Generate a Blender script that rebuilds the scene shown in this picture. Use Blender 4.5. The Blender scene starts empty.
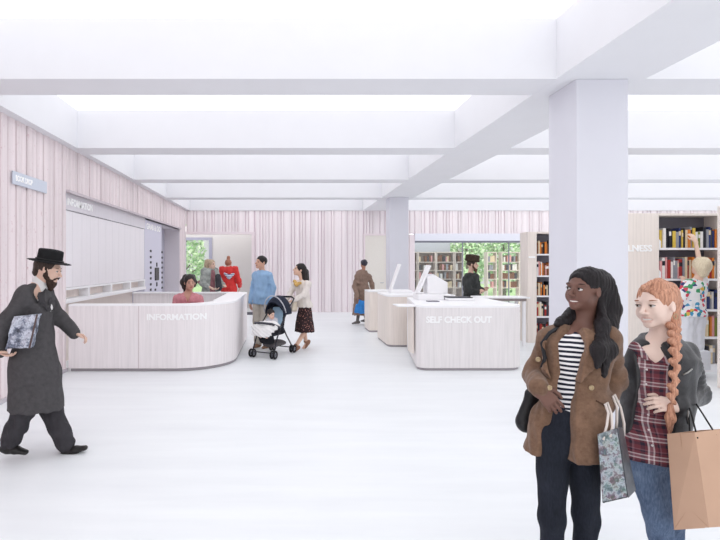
import bpy, bmesh, math, random, time
import numpy as np
from mathutils import Vector, Matrix
T0 = time.time()
SC = bpy.context.scene
COL = SC.collection
# ------------------------------------------------------------------ camera, world, exposure
FPX, VX, VY, EYE = 490.0, 285.0, 263.5, 1.65        # focal length in pixels, vanishing point, eye height
cam_d = bpy.data.cameras.new('camera')
cam = bpy.data.objects.new('camera', cam_d)
COL.objects.link(cam)
cam.location = (0, 0, EYE)
cam.rotation_euler = (math.pi / 2, 0, 0)
cam_d.sensor_width = 36.0
cam_d.lens = FPX / 720 * 36.0
cam_d.shift_x = (360 - VX) / 720
cam_d.shift_y = -(270 - VY) / 720
cam_d.clip_start, cam_d.clip_end = 0.05, 200
SC.camera = cam
world = bpy.data.worlds.new('daylight')
SC.world = world
world.use_nodes = True
bg = world.node_tree.nodes['Background']
bg.inputs[0].default_value = (0.985, 0.985, 1.0, 1)
bg.inputs[1].default_value = 0.62
PANEL = 1.04           # strength of the luminous ceiling panels
SC.view_settings.view_transform = 'Standard'
SC.view_settings.look = 'None'
SC.view_settings.gamma = 1
SC.view_settings.use_curve_mapping = False
SC.view_settings.exposure = 0.40
SC.cycles.use_denoising = True
SC.cycles.max_bounces = 8
SC.cycles.diffuse_bounces = 5
SC.cycles.transparent_max_bounces = 12

def area(name, loc, rot, sx, sy, power, col):
    l = bpy.data.lights.new(name, 'AREA')
    l.shape = 'RECTANGLE'; l.size, l.size_y = sx, sy
    l.energy = power; l.color = col
    o = bpy.data.objects.new(name, l)
    o.location = loc; o.rotation_euler = rot
    COL.objects.link(o)
    return o
sun = bpy.data.lights.new('sun', 'SUN'); sun.energy = 2.6; sun.angle = math.radians(8); sun.color = (1, .98, .93)
sun_o = bpy.data.objects.new('sun', sun); COL.objects.link(sun_o); sun_o.rotation_euler = (math.radians(34), 0, math.radians(-12))
# added soft fill lamp behind the camera, brightens the faces
area('added_front_fill', (-3.5, -4.5, 2.4), (math.radians(82), 0, math.radians(-22)), 7, 3, 60, (1, .985, .96))

def P(px, py, d):
    return np.array(((px - VX) * d / FPX, d, EYE - (py - VY) * d / FPX))

# ------------------------------------------------------------------ materials
def lin(c):
    c = c / 255.0
    return c / 12.92 if c <= .04045 else ((c + .055) / 1.055) ** 2.4
def rgb(r, g, b):
    return (lin(r), lin(g), lin(b), 1)
_M = {}
def nt(name):
    m = bpy.data.materials.new(name); m.use_nodes = True
    t = m.node_tree
    return m, t, t.nodes['Principled BSDF']
def coords(t, scale=(1, 1, 1)):
    c = t.nodes.new('ShaderNodeTexCoord'); mp = t.nodes.new('ShaderNodeMapping')
    mp.inputs['Scale'].default_value = scale
    t.links.new(c.outputs['Object'], mp.inputs['Vector'])
    return mp.outputs['Vector']
def noise(t, vec, scale, detail=4, rough=.55):
    n = t.nodes.new('ShaderNodeTexNoise')
    n.inputs['Scale'].default_value = scale; n.inputs['Detail'].default_value = detail
    n.inputs['Roughness'].default_value = rough
    t.links.new(vec, n.inputs['Vector'])
    return n.outputs['Fac']
def ramp(t, fac, stops, interp='LINEAR'):
    r = t.nodes.new('ShaderNodeValToRGB'); e = r.color_ramp
    e.interpolation = interp
    while len(e.elements) < len(stops): e.elements.new(.5)
    for el, (p, c) in zip(e.elements, stops):
        el.position = p; el.color = c
    t.links.new(fac, r.inputs['Fac'])
    return r.outputs['Color']
def bump(t, b, fac, strength, dist=.01):
    n = t.nodes.new('ShaderNodeBump')
    n.inputs['Strength'].default_value = strength; n.inputs['Distance'].default_value = dist
    t.links.new(fac, n.inputs['Height']); t.links.new(n.outputs['Normal'], b.inputs['Normal'])
def mix(t, fac, a, b, mode='MIX'):
    n = t.nodes.new('ShaderNodeMix'); n.data_type = 'RGBA'; n.blend_type = mode
    for s, v in ((n.inputs['Factor'], fac), (n.inputs[6], a), (n.inputs[7], b)):
        if hasattr(v, 'default_value'): t.links.new(v, s)
        else: s.default_value = v
    return n.outputs[2]
def M(name, c=None, rough=.6, var=0.0, scale=(1, 1, 1), ns=20, bmp=0, metal=0, spec=.3, bns=None, attr=False, sheen=0):
    """plain material with a little procedural variation of tone"""
    if name in _M: return _M[name]
    m, t, b = nt(name)
    b.inputs['Roughness'].default_value = rough
    b.inputs['Metallic'].default_value = metal
    b.inputs['Specular IOR Level'].default_value = spec
    if sheen: b.inputs['Sheen Weight'].default_value = sheen
    c = tuple(c)
    v = coords(t, scale)
    n = noise(t, v, ns)
    lo = tuple(max(0, x * (1 - var)) for x in c[:3]) + (1,)
    hi = tuple(min(1, x * (1 + var)) for x in c[:3]) + (1,)
    col = ramp(t, n, ((.3, lo), (.7, hi)))
    if attr:
        a = t.nodes.new('ShaderNodeAttribute'); a.attribute_name = 'Col'
        col = mix(t, 1.0, a.outputs['Color'], col, 'MULTIPLY')
    t.links.new(col, b.inputs['Base Color'])
    if bmp: bump(t, b, noise(t, v, bns or ns * 2), bmp)
    _M[name] = m
    return m
def emit(name, c, s):
    if name in _M: return _M[name]
    m, t, b = nt(name)
    b.inputs['Base Color'].default_value = c
    b.inputs['Emission Color'].default_value = c
    b.inputs['Emission Strength'].default_value = s
    _M[name] = m
    return m

# ------------------------------------------------------------------ objects
ORG = {}
def org(o):
    return ORG.get(o.name, np.zeros(3)) if o is not None else np.zeros(3)
def settag(o, label=None, cat=None, group=None, kind=None):
    if label: o['label'] = label
    if cat: o['category'] = cat
    if group: o['group'] = group
    if kind: o['kind'] = kind
    return o
def thing(name, label, cat, loc, group=None):
    o = bpy.data.objects.new(name, None); COL.objects.link(o)
    o.empty_display_size = .1
    o.location = tuple(float(x) for x in loc)
    ORG[o.name] = np.array(loc, float)
    return settag(o, label, cat, group)
def link_mesh(name, me, mats, parent=None, label=None):
    o = bpy.data.objects.new(name, me); COL.objects.link(o)
    for m in (mats if isinstance(mats, (list, tuple)) else [mats]): me.materials.append(m)
    if parent is not None:
        o.parent = parent
        ORG[o.name] = org(parent)
    if label: o['label'] = label
    return o
def obj(name, bm, mats, parent=None, label=None, smooth=False, origin=None):
    """bmesh in world coordinates -> object (vertices made relative to the parent)"""
    off = org(parent)
    if parent is None and origin is not None: off = np.array(origin, float)
    me = bpy.data.meshes.new(name)
    if np.any(off): bmesh.ops.translate(bm, verts=bm.verts, vec=tuple(-off))
    bmesh.ops.recalc_face_normals(bm, faces=bm.faces)
    bm.to_mesh(me); bm.free()
    if smooth:
        me.shade_smooth()
        try: me.set_sharp_from_angle(angle=math.radians(35))
        except Exception: pass
    o = link_mesh(name, me, mats, parent, label)
    if parent is None and origin is not None:
        o.location = tuple(off); ORG[o.name] = off
    return o
def struct(name, bm, mats, smooth=False, parent=None):
    o = obj(name, bm, mats, parent, smooth=smooth)
    if parent is None: o['kind'] = 'structure'
    return o
def B(): return bmesh.new()
def box(bm, lo, hi, bev=0, seg=2, mi=0):
    lo, hi = np.minimum(lo, hi), np.maximum(lo, hi)
    vs = [bm.verts.new((x, y, z)) for x in (lo[0], hi[0]) for y in (lo[1], hi[1]) for z in (lo[2], hi[2])]
    q = ((0, 1, 3, 2), (4, 6, 7, 5), (0, 4, 5, 1), (2, 3, 7, 6), (0, 2, 6, 4), (1, 5, 7, 3))
    fs = [bm.faces.new([vs[i] for i in f]) for f in q]
    for f in fs: f.material_index = mi
    if bev:
        es = list({e for f in fs for e in f.edges})
        r = bmesh.ops.bevel(bm, geom=es, offset=bev, segments=seg, affect='EDGES', profile=.5)
        for f in r['faces']: f.material_index = mi
    return bm
def prism(bm, pts, z0, z1, axis='z', bev=0, mi=0):
    """polygon pts extruded along an axis: z: pts are (x,y); y: pts are (x,z); x: pts are (y,z)"""
    def v(p, h):
        return (p[0], p[1], h) if axis == 'z' else (p[0], h, p[1]) if axis == 'y' else (h, p[0], p[1])
    a = [bm.verts.new(v(p, z0)) for p in pts]; b = [bm.verts.new(v(p, z1)) for p in pts]
    n = len(pts)
    fs = [bm.faces.new(a), bm.faces.new(b[::-1])]
    sd = [bm.faces.new((a[i], b[i], b[(i + 1) % n], a[(i + 1) % n])) for i in range(n)]
    for f in fs + sd: f.material_index = mi
    if bev:
        es = list({e for f in fs for e in f.edges})
        bmesh.ops.recalc_face_normals(bm, faces=fs + sd)
        bmesh.ops.bevel(bm, geom=es, offset=bev, segments=2, affect='EDGES', profile=.5)
    return bm
def quadbox(bm, q, th, nrm, mi=0):
    """a slab: quad q (4 points) thickened by th along nrm"""
    q = [np.array(p, float) for p in q]; n = np.array(nrm, float) * th
    a = [bm.verts.new(tuple(p)) for p in q]; b = [bm.verts.new(tuple(p + n)) for p in q]
    fs = [bm.faces.new(a[::-1]), bm.faces.new(b)]
    fs += [bm.faces.new((a[i], a[(i + 1) % 4], b[(i + 1) % 4], b[i])) for i in range(4)]
    for f in fs: f.material_index = mi
    return bm
def tube(bm, pts, r, n=8, mi=0, closed=False):
    pts = [np.array(p, float) for p in pts]
    rs = r if isinstance(r, (list, tuple)) else [r] * len(pts)
    rings = []; u = None
    for i, p in enumerate(pts):
        a = pts[max(i - 1, 0)]; c = pts[min(i + 1, len(pts) - 1)]
        if closed: a = pts[i - 1]; c = pts[(i + 1) % len(pts)]
        t = c - a; t = t / (np.linalg.norm(t) + 1e-9)
        if u is None:
            u = np.cross(t, (0, 0, 1) if abs(t[2]) < .9 else (1, 0, 0))
        u = u - t * np.dot(u, t); u = u / np.linalg.norm(u); v = np.cross(t, u)
        rings.append([bm.verts.new(tuple(p + rs[i] * (math.cos(2 * math.pi * k / n) * u + math.sin(2 * math.pi * k / n) * v))) for k in range(n)])
    m = len(rings)
    for i in range(m if closed else m - 1):
        A, C = rings[i], rings[(i + 1) % m]
        for k in range(n):
            f = bm.faces.new((A[k], A[(k + 1) % n], C[(k + 1) % n], C[k])); f.material_index = mi; f.smooth = True
    if not closed:
        for rg in (rings[0][::-1], rings[-1]):
            f = bm.faces.new(rg); f.material_index = mi
    return bm
def cyl(bm, c, r, h, n=24, axis='z', r2=None, mi=0):
    c = np.array(c, float); d = {'x': (1, 0, 0), 'y': (0, 1, 0), 'z': (0, 0, 1)}[axis]
    return tube(bm, [c, c + np.array(d) * h], [r, r if r2 is None else r2], n, mi)
def text(name, s, size, loc, rot, mat, parent, ext=.006, bold=.0, align='LEFT', sx=1.0):
    c = bpy.data.curves.new(name, 'FONT'); c.body = s; c.size = size; c.extrude = ext; c.offset = bold
    c.align_x = align; c.align_y = 'CENTER'; c.space_character = 1.04
    c.resolution_u = 3
    o = bpy.data.objects.new(name, c); COL.objects.link(o); c.materials.append(mat)
    o.parent = parent
    o.location = tuple(np.array(loc, float) - org(parent)); o.rotation_euler = rot; o.scale = (sx, 1, 1)
    return o

# ------------------------------------------------------------------ signed distance shapes -> smooth meshes
def nrm(v):
    v = np.array(v, float); return v / (np.linalg.norm(v) + 1e-12)
def lens(r): return np.array([r, r, r]) if np.isscalar(r) else np.array(r, float)
class Prim:
    def __init__(s, fn, lo, hi): s.fn, s.lo, s.hi = fn, np.array(lo, float), np.array(hi, float)
def ecap(a, b, ra, rb, u=(1, 0, 0), cap=1.0):
    """capsule from a to b with an elliptical section: ra, rb = (half width along u, half depth) or one radius"""
    a, b = np.array(a, float), np.array(b, float)
    ra = (ra, ra) if np.isscalar(ra) else ra; rb = (rb, rb) if np.isscalar(rb) else rb
    t = b - a; L = np.linalg.norm(t) + 1e-9; th = t / L
    u = np.array(u, float); u = u - th * np.dot(u, th)
    if np.linalg.norm(u) < 1e-3: u = np.cross(th, (0.3, 1, 0.2))
    u = nrm(u); v = np.cross(th, u)
    R = max(*ra, *rb)
    f = np.float32
    def fn(X, Y, Z):
        x, y, z = X - f(a[0]), Y - f(a[1]), Z - f(a[2])
        s = f(th[0]) * x + f(th[1]) * y + f(th[2]) * z
        h = np.clip(s / f(L), 0, 1)
        w = f(ra[0]) + f(rb[0] - ra[0]) * h; d = f(ra[1]) + f(rb[1] - ra[1]) * h
        qu = f(u[0]) * x + f(u[1]) * y + f(u[2]) * z
        qv = f(v[0]) * x + f(v[1]) * y + f(v[2]) * z
        qt = (s - h * f(L))
        m = np.minimum(w, d)
        k = np.sqrt((qu / w) ** 2 + (qv / d) ** 2 + (qt / (m * f(cap))) ** 2)
        return (k - f(1)) * m
    return Prim(fn, np.minimum(a, b) - R, np.maximum(a, b) + R)
def ell(c, r, R=None):
    c = np.array(c, float); r = lens(r); f = np.float32
    R = np.eye(3) if R is None else np.array(R, float)     # columns = axes
    e = np.sqrt(((R * r) ** 2).sum(1))
    m = float(min(r))
    def fn(X, Y, Z):
        x, y, z = X - f(c[0]), Y - f(c[1]), Z - f(c[2])
        k = 0
        for i in range(3):
            k = k + ((f(R[0, i]) * x + f(R[1, i]) * y + f(R[2, i]) * z) / f(r[i])) ** 2
        return (np.sqrt(k) - f(1)) * f(m)
    return Prim(fn, c - e, c + e)
def half(p, n):
    """the half space on the side the normal points AWAY from is kept by 'cut'"""
    p, n = np.array(p, float), nrm(n); f = np.float32
    return Prim(lambda X, Y, Z: f(n[0]) * (X - f(p[0])) + f(n[1]) * (Y - f(p[1])) + f(n[2]) * (Z - f(p[2])), (-9,) * 3, (9,) * 3)
def polyext(pts, y0, y1, soft=0):
    """a convex-or-not polygon in (x,z) extruded from y0 to y1"""
    pts = np.array(pts, float); f = np.float32
    def fn(X, Y, Z):
        d = None; inside = None
        n = len(pts)
        for i in range(n):
            ax, az = pts[i]; bx, bz = pts[(i + 1) % n]
            ex, ez = bx - ax, bz - az
            wx, wz = X - f(ax), Z - f(az)
            h = np.clip((wx * f(ex) + wz * f(ez)) / f(ex * ex + ez * ez + 1e-12), 0, 1)
            dd = (wx - f(ex) * h) ** 2 + (wz - f(ez) * h) ** 2
            d = dd if d is None else np.minimum(d, dd)
            c1 = (wz >= 0); c2 = (Z < f(bz)); c3 = (f(ex) * wz > f(ez) * wx)
            fl = (c1 & c2 & c3) | (~c1 & ~c2 & ~c3)
            inside = fl if inside is None else inside ^ fl
        d = np.sqrt(d) * np.where(inside, -1, 1).astype(np.float32)
        return np.maximum(d, np.maximum(f(y0) - Y, Y - f(y1)))
    return Prim(fn, (pts[:, 0].min(), y0, pts[:, 1].min()), (pts[:, 0].max(), y1, pts[:, 1].max()))
def smin(a, b, k):
    if k <= 0: return np.minimum(a, b)
    h = np.maximum(np.float32(k) - np.abs(a - b), 0) / np.float32(k)
    return np.minimum(a, b) - h * h * np.float32(k * .25)
def wob(freq, amp, seed=0, sq=(1, 1, 1), n=5):
    r = np.random.RandomState(seed)
    w = [(r.normal(size=3) * np.array(sq) * freq, r.uniform(0, 6.28)) for _ in range(n)]
    f = np.float32
    def fn(X, Y, Z):
        s = 0
        for k, p in w: s = s + np.sin(f(k[0]) * X + f(k[1]) * Y + f(k[2]) * Z + f(p))
        return s * f(amp / math.sqrt(n))
    return fn
class Sdf:
    def __init__(s): s.ops = []
    def add(s, p, k=.02): s.ops.append(('+', p, k)); return s
    def sub(s, p, k=.0): s.ops.append(('-', p, k)); return s
    def cut(s, p, k=0): s.ops.append(('&', p, k)); return s
    def disp(s, fn): s.ops.append(('~', fn, 0)); return s
    def chain(s, pts, rs, k=.02, u=(1, 0, 0)):
        for i in range(len(pts) - 1): s.add(ecap(pts[i], pts[i + 1], rs[i], rs[i + 1], u), k)
        return s
    def mesh(s, h):
        f = np.float32
        lo = np.min([p.lo for o, p, k in s.ops if o == '+'], 0) - 3 * h - .006
        hi = np.max([p.hi for o, p, k in s.ops if o == '+'], 0) + 3 * h + .006
        n = np.ceil((hi - lo) / h).astype(int) + 1
        ax = [(lo[i] + h * np.arange(n[i])).astype(f) for i in range(3)]
        F = np.full(tuple(n), 1.0, f)
        for o, p, k in s.ops:
            if o in '+-':
                m = k + 3 * h + .004
                a = np.clip(np.floor((p.lo - m - lo) / h).astype(int), 0, n)
                b = np.clip(np.ceil((p.hi + m - lo) / h).astype(int) + 1, 0, n)
                if np.any(b <= a): continue
                sl = tuple(slice(a[i], b[i]) for i in range(3))
                d = p.fn(ax[0][sl[0]][:, None, None], ax[1][sl[1]][None, :, None], ax[2][sl[2]][None, None, :])
                F[sl] = smin(F[sl], d, k) if o == '+' else -smin(-F[sl], d, k)
            else:
                g = (ax[0][:, None, None], ax[1][None, :, None], ax[2][None, None, :])
                if o == '&':
                    F = -smin(-F, -np.broadcast_to(p.fn(*g), F.shape), k)
                else:
                    w = np.argwhere(np.abs(F) < .06)
                    i, j, l = w.T
                    F[i, j, l] += p(ax[0][i], ax[1][j], ax[2][l])
        return nets(np.clip(F, -4 * h, 4 * h), lo, h)
def nets(F, lo, h):
    S = F < 0
    c = np.zeros(tuple(np.array(F.shape) - 1), np.int8)
    for i in (0, 1):
        for j in (0, 1):
            for k in (0, 1):
                c += S[i:S.shape[0] - 1 + i, j:S.shape[1] - 1 + j, k:S.shape[2] - 1 + k]
    act = (c > 0) & (c < 8)
    ijk = np.argwhere(act)
    idx = np.full(act.shape, -1, np.int32); idx[act] = np.arange(len(ijk))
    pos = np.zeros((len(ijk), 3)); cnt = np.zeros(len(ijk))
    I, J, K = ijk.T
    for axis in range(3):
        o = [a for a in range(3) if a != axis]
        for p in (0, 1):
            for q in (0, 1):
                A = [0, 0, 0]; A[o[0]] = p; A[o[1]] = q; Bq = list(A); Bq[axis] = 1
                fa = F[I + A[0], J + A[1], K + A[2]]; fb = F[I + Bq[0], J + Bq[1], K + Bq[2]]
                m = (fa < 0) != (fb < 0)
                t = np.where(m, fa / np.where(m, fa - fb, 1), 0)
                q3 = np.array(A, float)[None, :] + t[:, None] * (np.array(Bq) - np.array(A))[None, :]
                pos += q3 * m[:, None]; cnt += m
    V = lo + h * (ijk + pos / np.maximum(cnt, 1)[:, None])
    faces = []
    for axis in range(3):
        o = [(1, 2), (2, 0), (0, 1)][axis]
        s0 = [slice(None)] * 3; s1 = [slice(None)] * 3
        s0[axis] = slice(0, -1); s1[axis] = slice(1, None)
        for a in o:
            s0[a] = slice(1, -1); s1[a] = slice(1, -1)
        a, b = S[tuple(s0)], S[tuple(s1)]
        w = np.argwhere(a != b)
        fl = a[tuple(w.T)]
        for a_ in o: w[:, a_] += 1
        def cell(du, dv):
            e = w.copy(); e[:, o[0]] += du; e[:, o[1]] += dv
            return idx[tuple(e.T)]
        q = np.stack([cell(-1, -1), cell(0, -1), cell(0, 0), cell(-1, 0)], 1)
        q[~fl] = q[~fl][:, ::-1]
        faces.append(q)
    return V, np.concatenate(faces)
def sdf_obj(name, s, h, mats, parent, label=None, base=None, paint=None, keep_largest=False):
    """mesh the shape (given in the parent's own frame) as ONE smooth object; paint: list of (prim, colour, softness)"""
    V, Q = s.mesh(h)
    me = bpy.data.meshes.new(name)
    me.vertices.add(len(V)); me.vertices.foreach_set('co', V.astype(np.float32).ravel())
    me.loops.add(Q.size); me.loops.foreach_set('vertex_index', Q.astype(np.int32).ravel())
    me.polygons.add(len(Q))
    me.polygons.foreach_set('loop_start', np.arange(0, Q.size, 4, dtype=np.int32))
    me.polygons.foreach_set('use_smooth', np.ones(len(Q), bool))
    me.update(calc_edges=True)
    if paint is not None:
        c = np.ones((len(V), 4), np.float32); c[:, :3] = base[:3]
        X, Y, Z = V.T.astype(np.float32)
        for p, colr, soft in paint:
            d = p.fn(X, Y, Z)
            w = np.clip(.5 - d / soft, 0, 1)[:, None]
            c[:, :3] = c[:, :3] * (1 - w) + np.array(colr[:3]) * w
        at = me.attributes.new('Col', 'FLOAT_COLOR', 'POINT')
        at.data.foreach_set('color', c.ravel())
    o = link_mesh(name, me, mats, parent, label)
    return o
# ------------------------------------------------------------------ the room
rnd = random.Random(4)
paint = M('white_paint', rgb(230, 230, 234), .75, .01, ns=3)
colpaint = M('column_paint', rgb(222, 222, 230), .7, .01, ns=3)
panel_mat = emit('luminous_ceiling_panel', (.97, .975, 1, 1), PANEL)
panel_mat.node_tree.nodes['Principled BSDF'].inputs['Base Color'].default_value = (.2, .2, .2, 1)

def ribs_mat(name, c, gap, speck):
    m, t, b = nt(name)
    v = coords(t, (1, 1, .03))
    n = noise(t, v, 9, 2)
    col = ramp(t, n, ((.35, tuple(x * .9 for x in c[:3]) + (1,)), (.65, tuple(min(1, x * 1.04) for x in c[:3]) + (1,))))
    v2 = coords(t, (1, 1, .7))
    s = noise(t, v2, 22, 5, .7)
    col = mix(t, ramp(t, s, ((.60, (0, 0, 0, 1)), (.72, (1, 1, 1, 1)))), col, speck)
    t.links.new(col, b.inputs['Base Color'])
    b.inputs['Roughness'].default_value = .8
    bump(t, b, s, .25, .01)
    return m
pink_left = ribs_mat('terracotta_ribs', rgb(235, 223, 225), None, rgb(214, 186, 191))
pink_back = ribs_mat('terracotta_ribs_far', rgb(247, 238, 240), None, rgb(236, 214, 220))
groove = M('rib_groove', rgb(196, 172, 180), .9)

def ribbed(bm, lo, hi, z0, z1, wmin, wmax, place, depth=.045, gap=.012, seed=1):
    """half round vertical ribs of mixed width along s in [lo,hi]; place(s, out) -> (x, y)"""
    r = random.Random(seed); s = lo
    prof = [(lo, 0.0)]
    while s < hi - .01:
        w = min(r.choice((wmin, wmin, (wmin + wmax) / 2, wmax)) * r.uniform(.9, 1.1), hi - s)
        g = gap * r.choice((.6, 1, 1.5)); dd = depth * r.uniform(.55, 1)
        a, b = s + g, s + w
        if b - a > .015:
            prof += [(a, 0), (a + .004, dd * .6), (a + (b - a) * .2, dd * .95), (a + (b - a) * .5, dd), (b - (b - a) * .2, dd * .95), (b - .004, dd * .6), (b, 0)]
        s += w
    prof.append((hi, 0.0))
    lo_v = [bm.verts.new((*place(a, b), z0)) for a, b in prof]; hi_v = [bm.verts.new((*place(a, b), z1)) for a, b in prof]
    back0 = [bm.verts.new((*place(a, -.1), z0)) for a in (lo, hi)]; back1 = [bm.verts.new((*place(a, -.1), z1)) for a in (lo, hi)]
    for i in range(len(prof) - 1):
        f = bm.faces.new((lo_v[i], lo_v[i + 1], hi_v[i + 1], hi_v[i]))
        f.material_index = 1 if prof[i][1] == 0 and prof[i + 1][1] == 0 else 0
    bm.faces.new(hi_v + [back1[1], back1[0]]); bm.faces.new(lo_v[::-1] + [back0[0], back0[1]])
    bm.faces.new((back0[0], back1[0], back1[1], back0[1]))
    bm.faces.new((lo_v[0], hi_v[0], back1[0], back0[0])); bm.faces.new((lo_v[-1], back0[1], back1[1], hi_v[-1]))

WL, WB, SOF, CEIL, XR = -3.35, 16.6, 3.44, 4.025, 16.0
Y0 = -3.2
# floor: pale screed with faint streaks and joints
m, t, b = nt('pale_floor')
v = coords(t, (.25, 2.2, 1)); n1 = noise(t, v, 2.2, 5, .6)
v2 = coords(t); n2 = noise(t, v2, .7, 3)
col = ramp(t, n1, ((.3, rgb(229, 232, 235)), (.7, rgb(238, 241, 243))))
col = mix(t, ramp(t, n2, ((.35, (0, 0, 0, 1)), (.75, (.5, .5, .5, 1)))), col, rgb(241, 243, 246))
t.links.new(col, b.inputs['Base Color'])
b.inputs['Roughness'].default_value = .42; b.inputs['Specular IOR Level'].default_value = .35
FLOOR = m
bm = B(); box(bm, (-5, Y0, -.12), (XR, 21.5, 0)); struct('floor', bm, m)
bm = B(); box(bm, (WL - .2, Y0, CEIL), (XR, WB + .2, CEIL + .12)); struct('ceiling', bm, panel_mat)
k = 0
for i in range(-1, 4):
    y = 4.75 + 2.85 * i; k += 1
    bm = B(); box(bm, (WL + .13, y, SOF), (2.64, y + .46, CEIL + .02)); box(bm, (3.48, y, SOF), (XR, y + .46, CEIL + .02))
    struct('trim_%d' % k, bm, paint)
bm = B(); box(bm, (2.63, Y0, SOF - .001), (3.49, WB, CEIL + .02)); struct('trim_6', bm, paint)
bm = B(); box(bm, (WL - .1, Y0, SOF), (WL + .13, WB, CEIL + .02)); box(bm, (WL, WB - .06, SOF), (XR, WB + .1, CEIL + .02)); struct('trim_7', bm, paint)
for y in (4.75, 13.2):
    bm = B(); box(bm, (2.825, y, 0), (3.33, y + .5, SOF), .006, 1)
    struct('column', bm, colpaint)
# left wall: ribbed, with the long niche
NY0, NY1, NZ = 7.5, 15.65, 2.75
bm = B()
pl = lambda s, o: (WL - .03 + o, s)
ribbed(bm, Y0, NY0, 0, SOF, .13, .2, pl, seed=3)
ribbed(bm, NY0, NY1, NZ, SOF, .13, .2, pl, seed=4)
ribbed(bm, NY1, WB, 0, SOF, .13, .2, pl, seed=5)
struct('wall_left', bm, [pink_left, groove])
nichewall = M('niche_paint', rgb(226, 220, 224), .7, .01)
bm = B()
box(bm, (WL - .75, NY0 - .1, 0), (WL - .65, NY1 + .1, NZ + .1))
box(bm, (WL - .65, NY0 - .1, 0), (WL - .03, NY0, NZ + .1)); box(bm, (WL - .65, NY1 - .012, 0), (WL - .02, NY1 + .1, NZ + .1))
box(bm, (WL - .65, NY0, NZ), (WL - .03, NY1, NZ + .1))
struct('wall_niche', bm, nichewall)
bm = B(); box(bm, (WL, NY0, NZ - .012), (WL + .05, NY1, NZ + .03)); struct('trim_8', bm, M('dusk_trim', rgb(205, 195, 200), .7))
bm = B(); box(bm, (WL, Y0, 0), (WL + .03, NY0, .05)); struct('baseboard_left', bm, M('base_grey', rgb(196, 190, 196), .6))
# back wall
O1 = (-3.3, -1.13, 2.64); DR = (2.71, 3.44, 2.6); O2 = (4.39, 9.2, 2.63)
bm = B()
pb = lambda s, o: (s, WB + .03 - o)
sd = 11
for x0, x1, z0 in ((WL, O1[1] + .1, O1[2] + .08), (O1[1] + .1, DR[0] - .05, 0), (DR[0] - .05, DR[1] + .05, DR[2] + .06),
                   (DR[1] + .05, O2[0] - .18, 0), (O2[0] - .18, O2[1], O2[2] + .03), (O2[1], XR, 0)):
    sd += 1
    ribbed(bm, x0, x1, z0, SOF, .10, .25, pb, depth=.05, gap=.016, seed=sd)
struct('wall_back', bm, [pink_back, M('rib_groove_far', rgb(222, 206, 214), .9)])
palepink = M('pale_pink_frame', rgb(240, 228, 231), .6, .01)
bm = B()
box(bm, (O1[1], WB - .03, 0), (O1[1] + .1, WB + .2, O1[2])); box(bm, (WL, WB - .03, O1[2]), (O1[1] + .1, WB + .2, O1[2] + .08))
struct('trim_9', bm, palepink)
bm = B()
box(bm, (DR[0] - .05, WB - .02, 0), (DR[0], WB + .1, DR[2])); box(bm, (DR[1], WB - .02, 0), (DR[1] + .05, WB + .1, DR[2]))
box(bm, (DR[0] - .05, WB - .02, DR[2]), (DR[1] + .05, WB + .1, DR[2] + .06))
struct('trim_10', bm, palepink)
bm = B(); box(bm, (DR[0], WB + .01, 0), (DR[1], WB + .06, DR[2]))
dr = struct('door_1', bm, M('cream_door', rgb(235, 230, 222), .55, .015))
bm = B(); tube(bm, [(DR[1] - .1, WB + .01, 1.0), (DR[1] - .1, WB - .04, 1.0), (DR[1] - .22, WB - .04, 1.0)], .011); obj('door_handle', bm, M('steel', rgb(190, 190, 195), .35, metal=.8), dr)
bm = B()
box(bm, (O2[0] - .18, WB - .03, 0), (O2[0], WB + .2, O2[2])); box(bm, (O2[1], WB - .03, 0), (O2[1] + .1, WB + .2, O2[2]))
struct('trim_11', bm, palepink)
bm = B(); box(bm, (O2[0], WB - .08, 2.42), (O2[1], WB + .15, O2[2] + .03)); struct('trim_12', bm, M('blind_box', rgb(236, 237, 246), .6))
# the glazed screen of the reading room
glass_m = bpy.data.materials.new('clear_glass'); glass_m.use_nodes = True
t = glass_m.node_tree; t.nodes.clear()
o_ = t.nodes.new('ShaderNodeOutputMaterial'); tr = t.nodes.new('ShaderNodeBsdfTransparent'); gl = t.nodes.new('ShaderNodeBsdfGlossy'); mx = t.nodes.new('ShaderNodeMixShader')
tr.inputs[0].default_value = (.95, .97, .96, 1); gl.inputs['Roughness'].default_value = .02; mx.inputs[0].default_value = .07
t.links.new(tr.outputs[0], mx.inputs[1]); t.links.new(gl.outputs[0], mx.inputs[2]); t.links.new(mx.outputs[0], o_.inputs[0])
slate = M('slate_frame_shade_line', rgb(150, 150, 160), .5)
pale_frame = M('pale_frame', rgb(214, 216, 222), .5)
bm = B(); box(bm, (O2[0], WB + .0, 2.355), (O2[1], WB + .09, 2.42)); box(bm, (O2[0], WB, .0), (O2[1], WB + .08, .06))  # upper dark strip stands in for the shadow line under the blind box
for x in (6.03, 7.6): box(bm, (x - .012, WB + .02, .06), (x + .012, WB + .07, 2.36))
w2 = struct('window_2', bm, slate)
bm = B(); box(bm, (O2[0], WB + .04, .06), (O2[1], WB + .052, 2.36)); obj('pane', bm, glass_m, w2)
# reading room shell behind the glass
bm = B(); box(bm, (4.1, 20.6, 0), (6.95, 20.7, 2.8)); box(bm, (4.0, WB + .2, 0), (4.1, 20.7, 2.8)); struct('wall_reading_room', bm, M('reading_room_paint', rgb(206, 208, 214), .7))
bm = B(); box(bm, (4.0, WB + .2, 2.62), (7.0, 20.7, 2.7)); struct('ceiling_reading_room', bm, emit('reading_room_added_glow', (.95, .97, 1, 1), .95))  # ceiling glow added to brighten the shelves behind the glass
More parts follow.
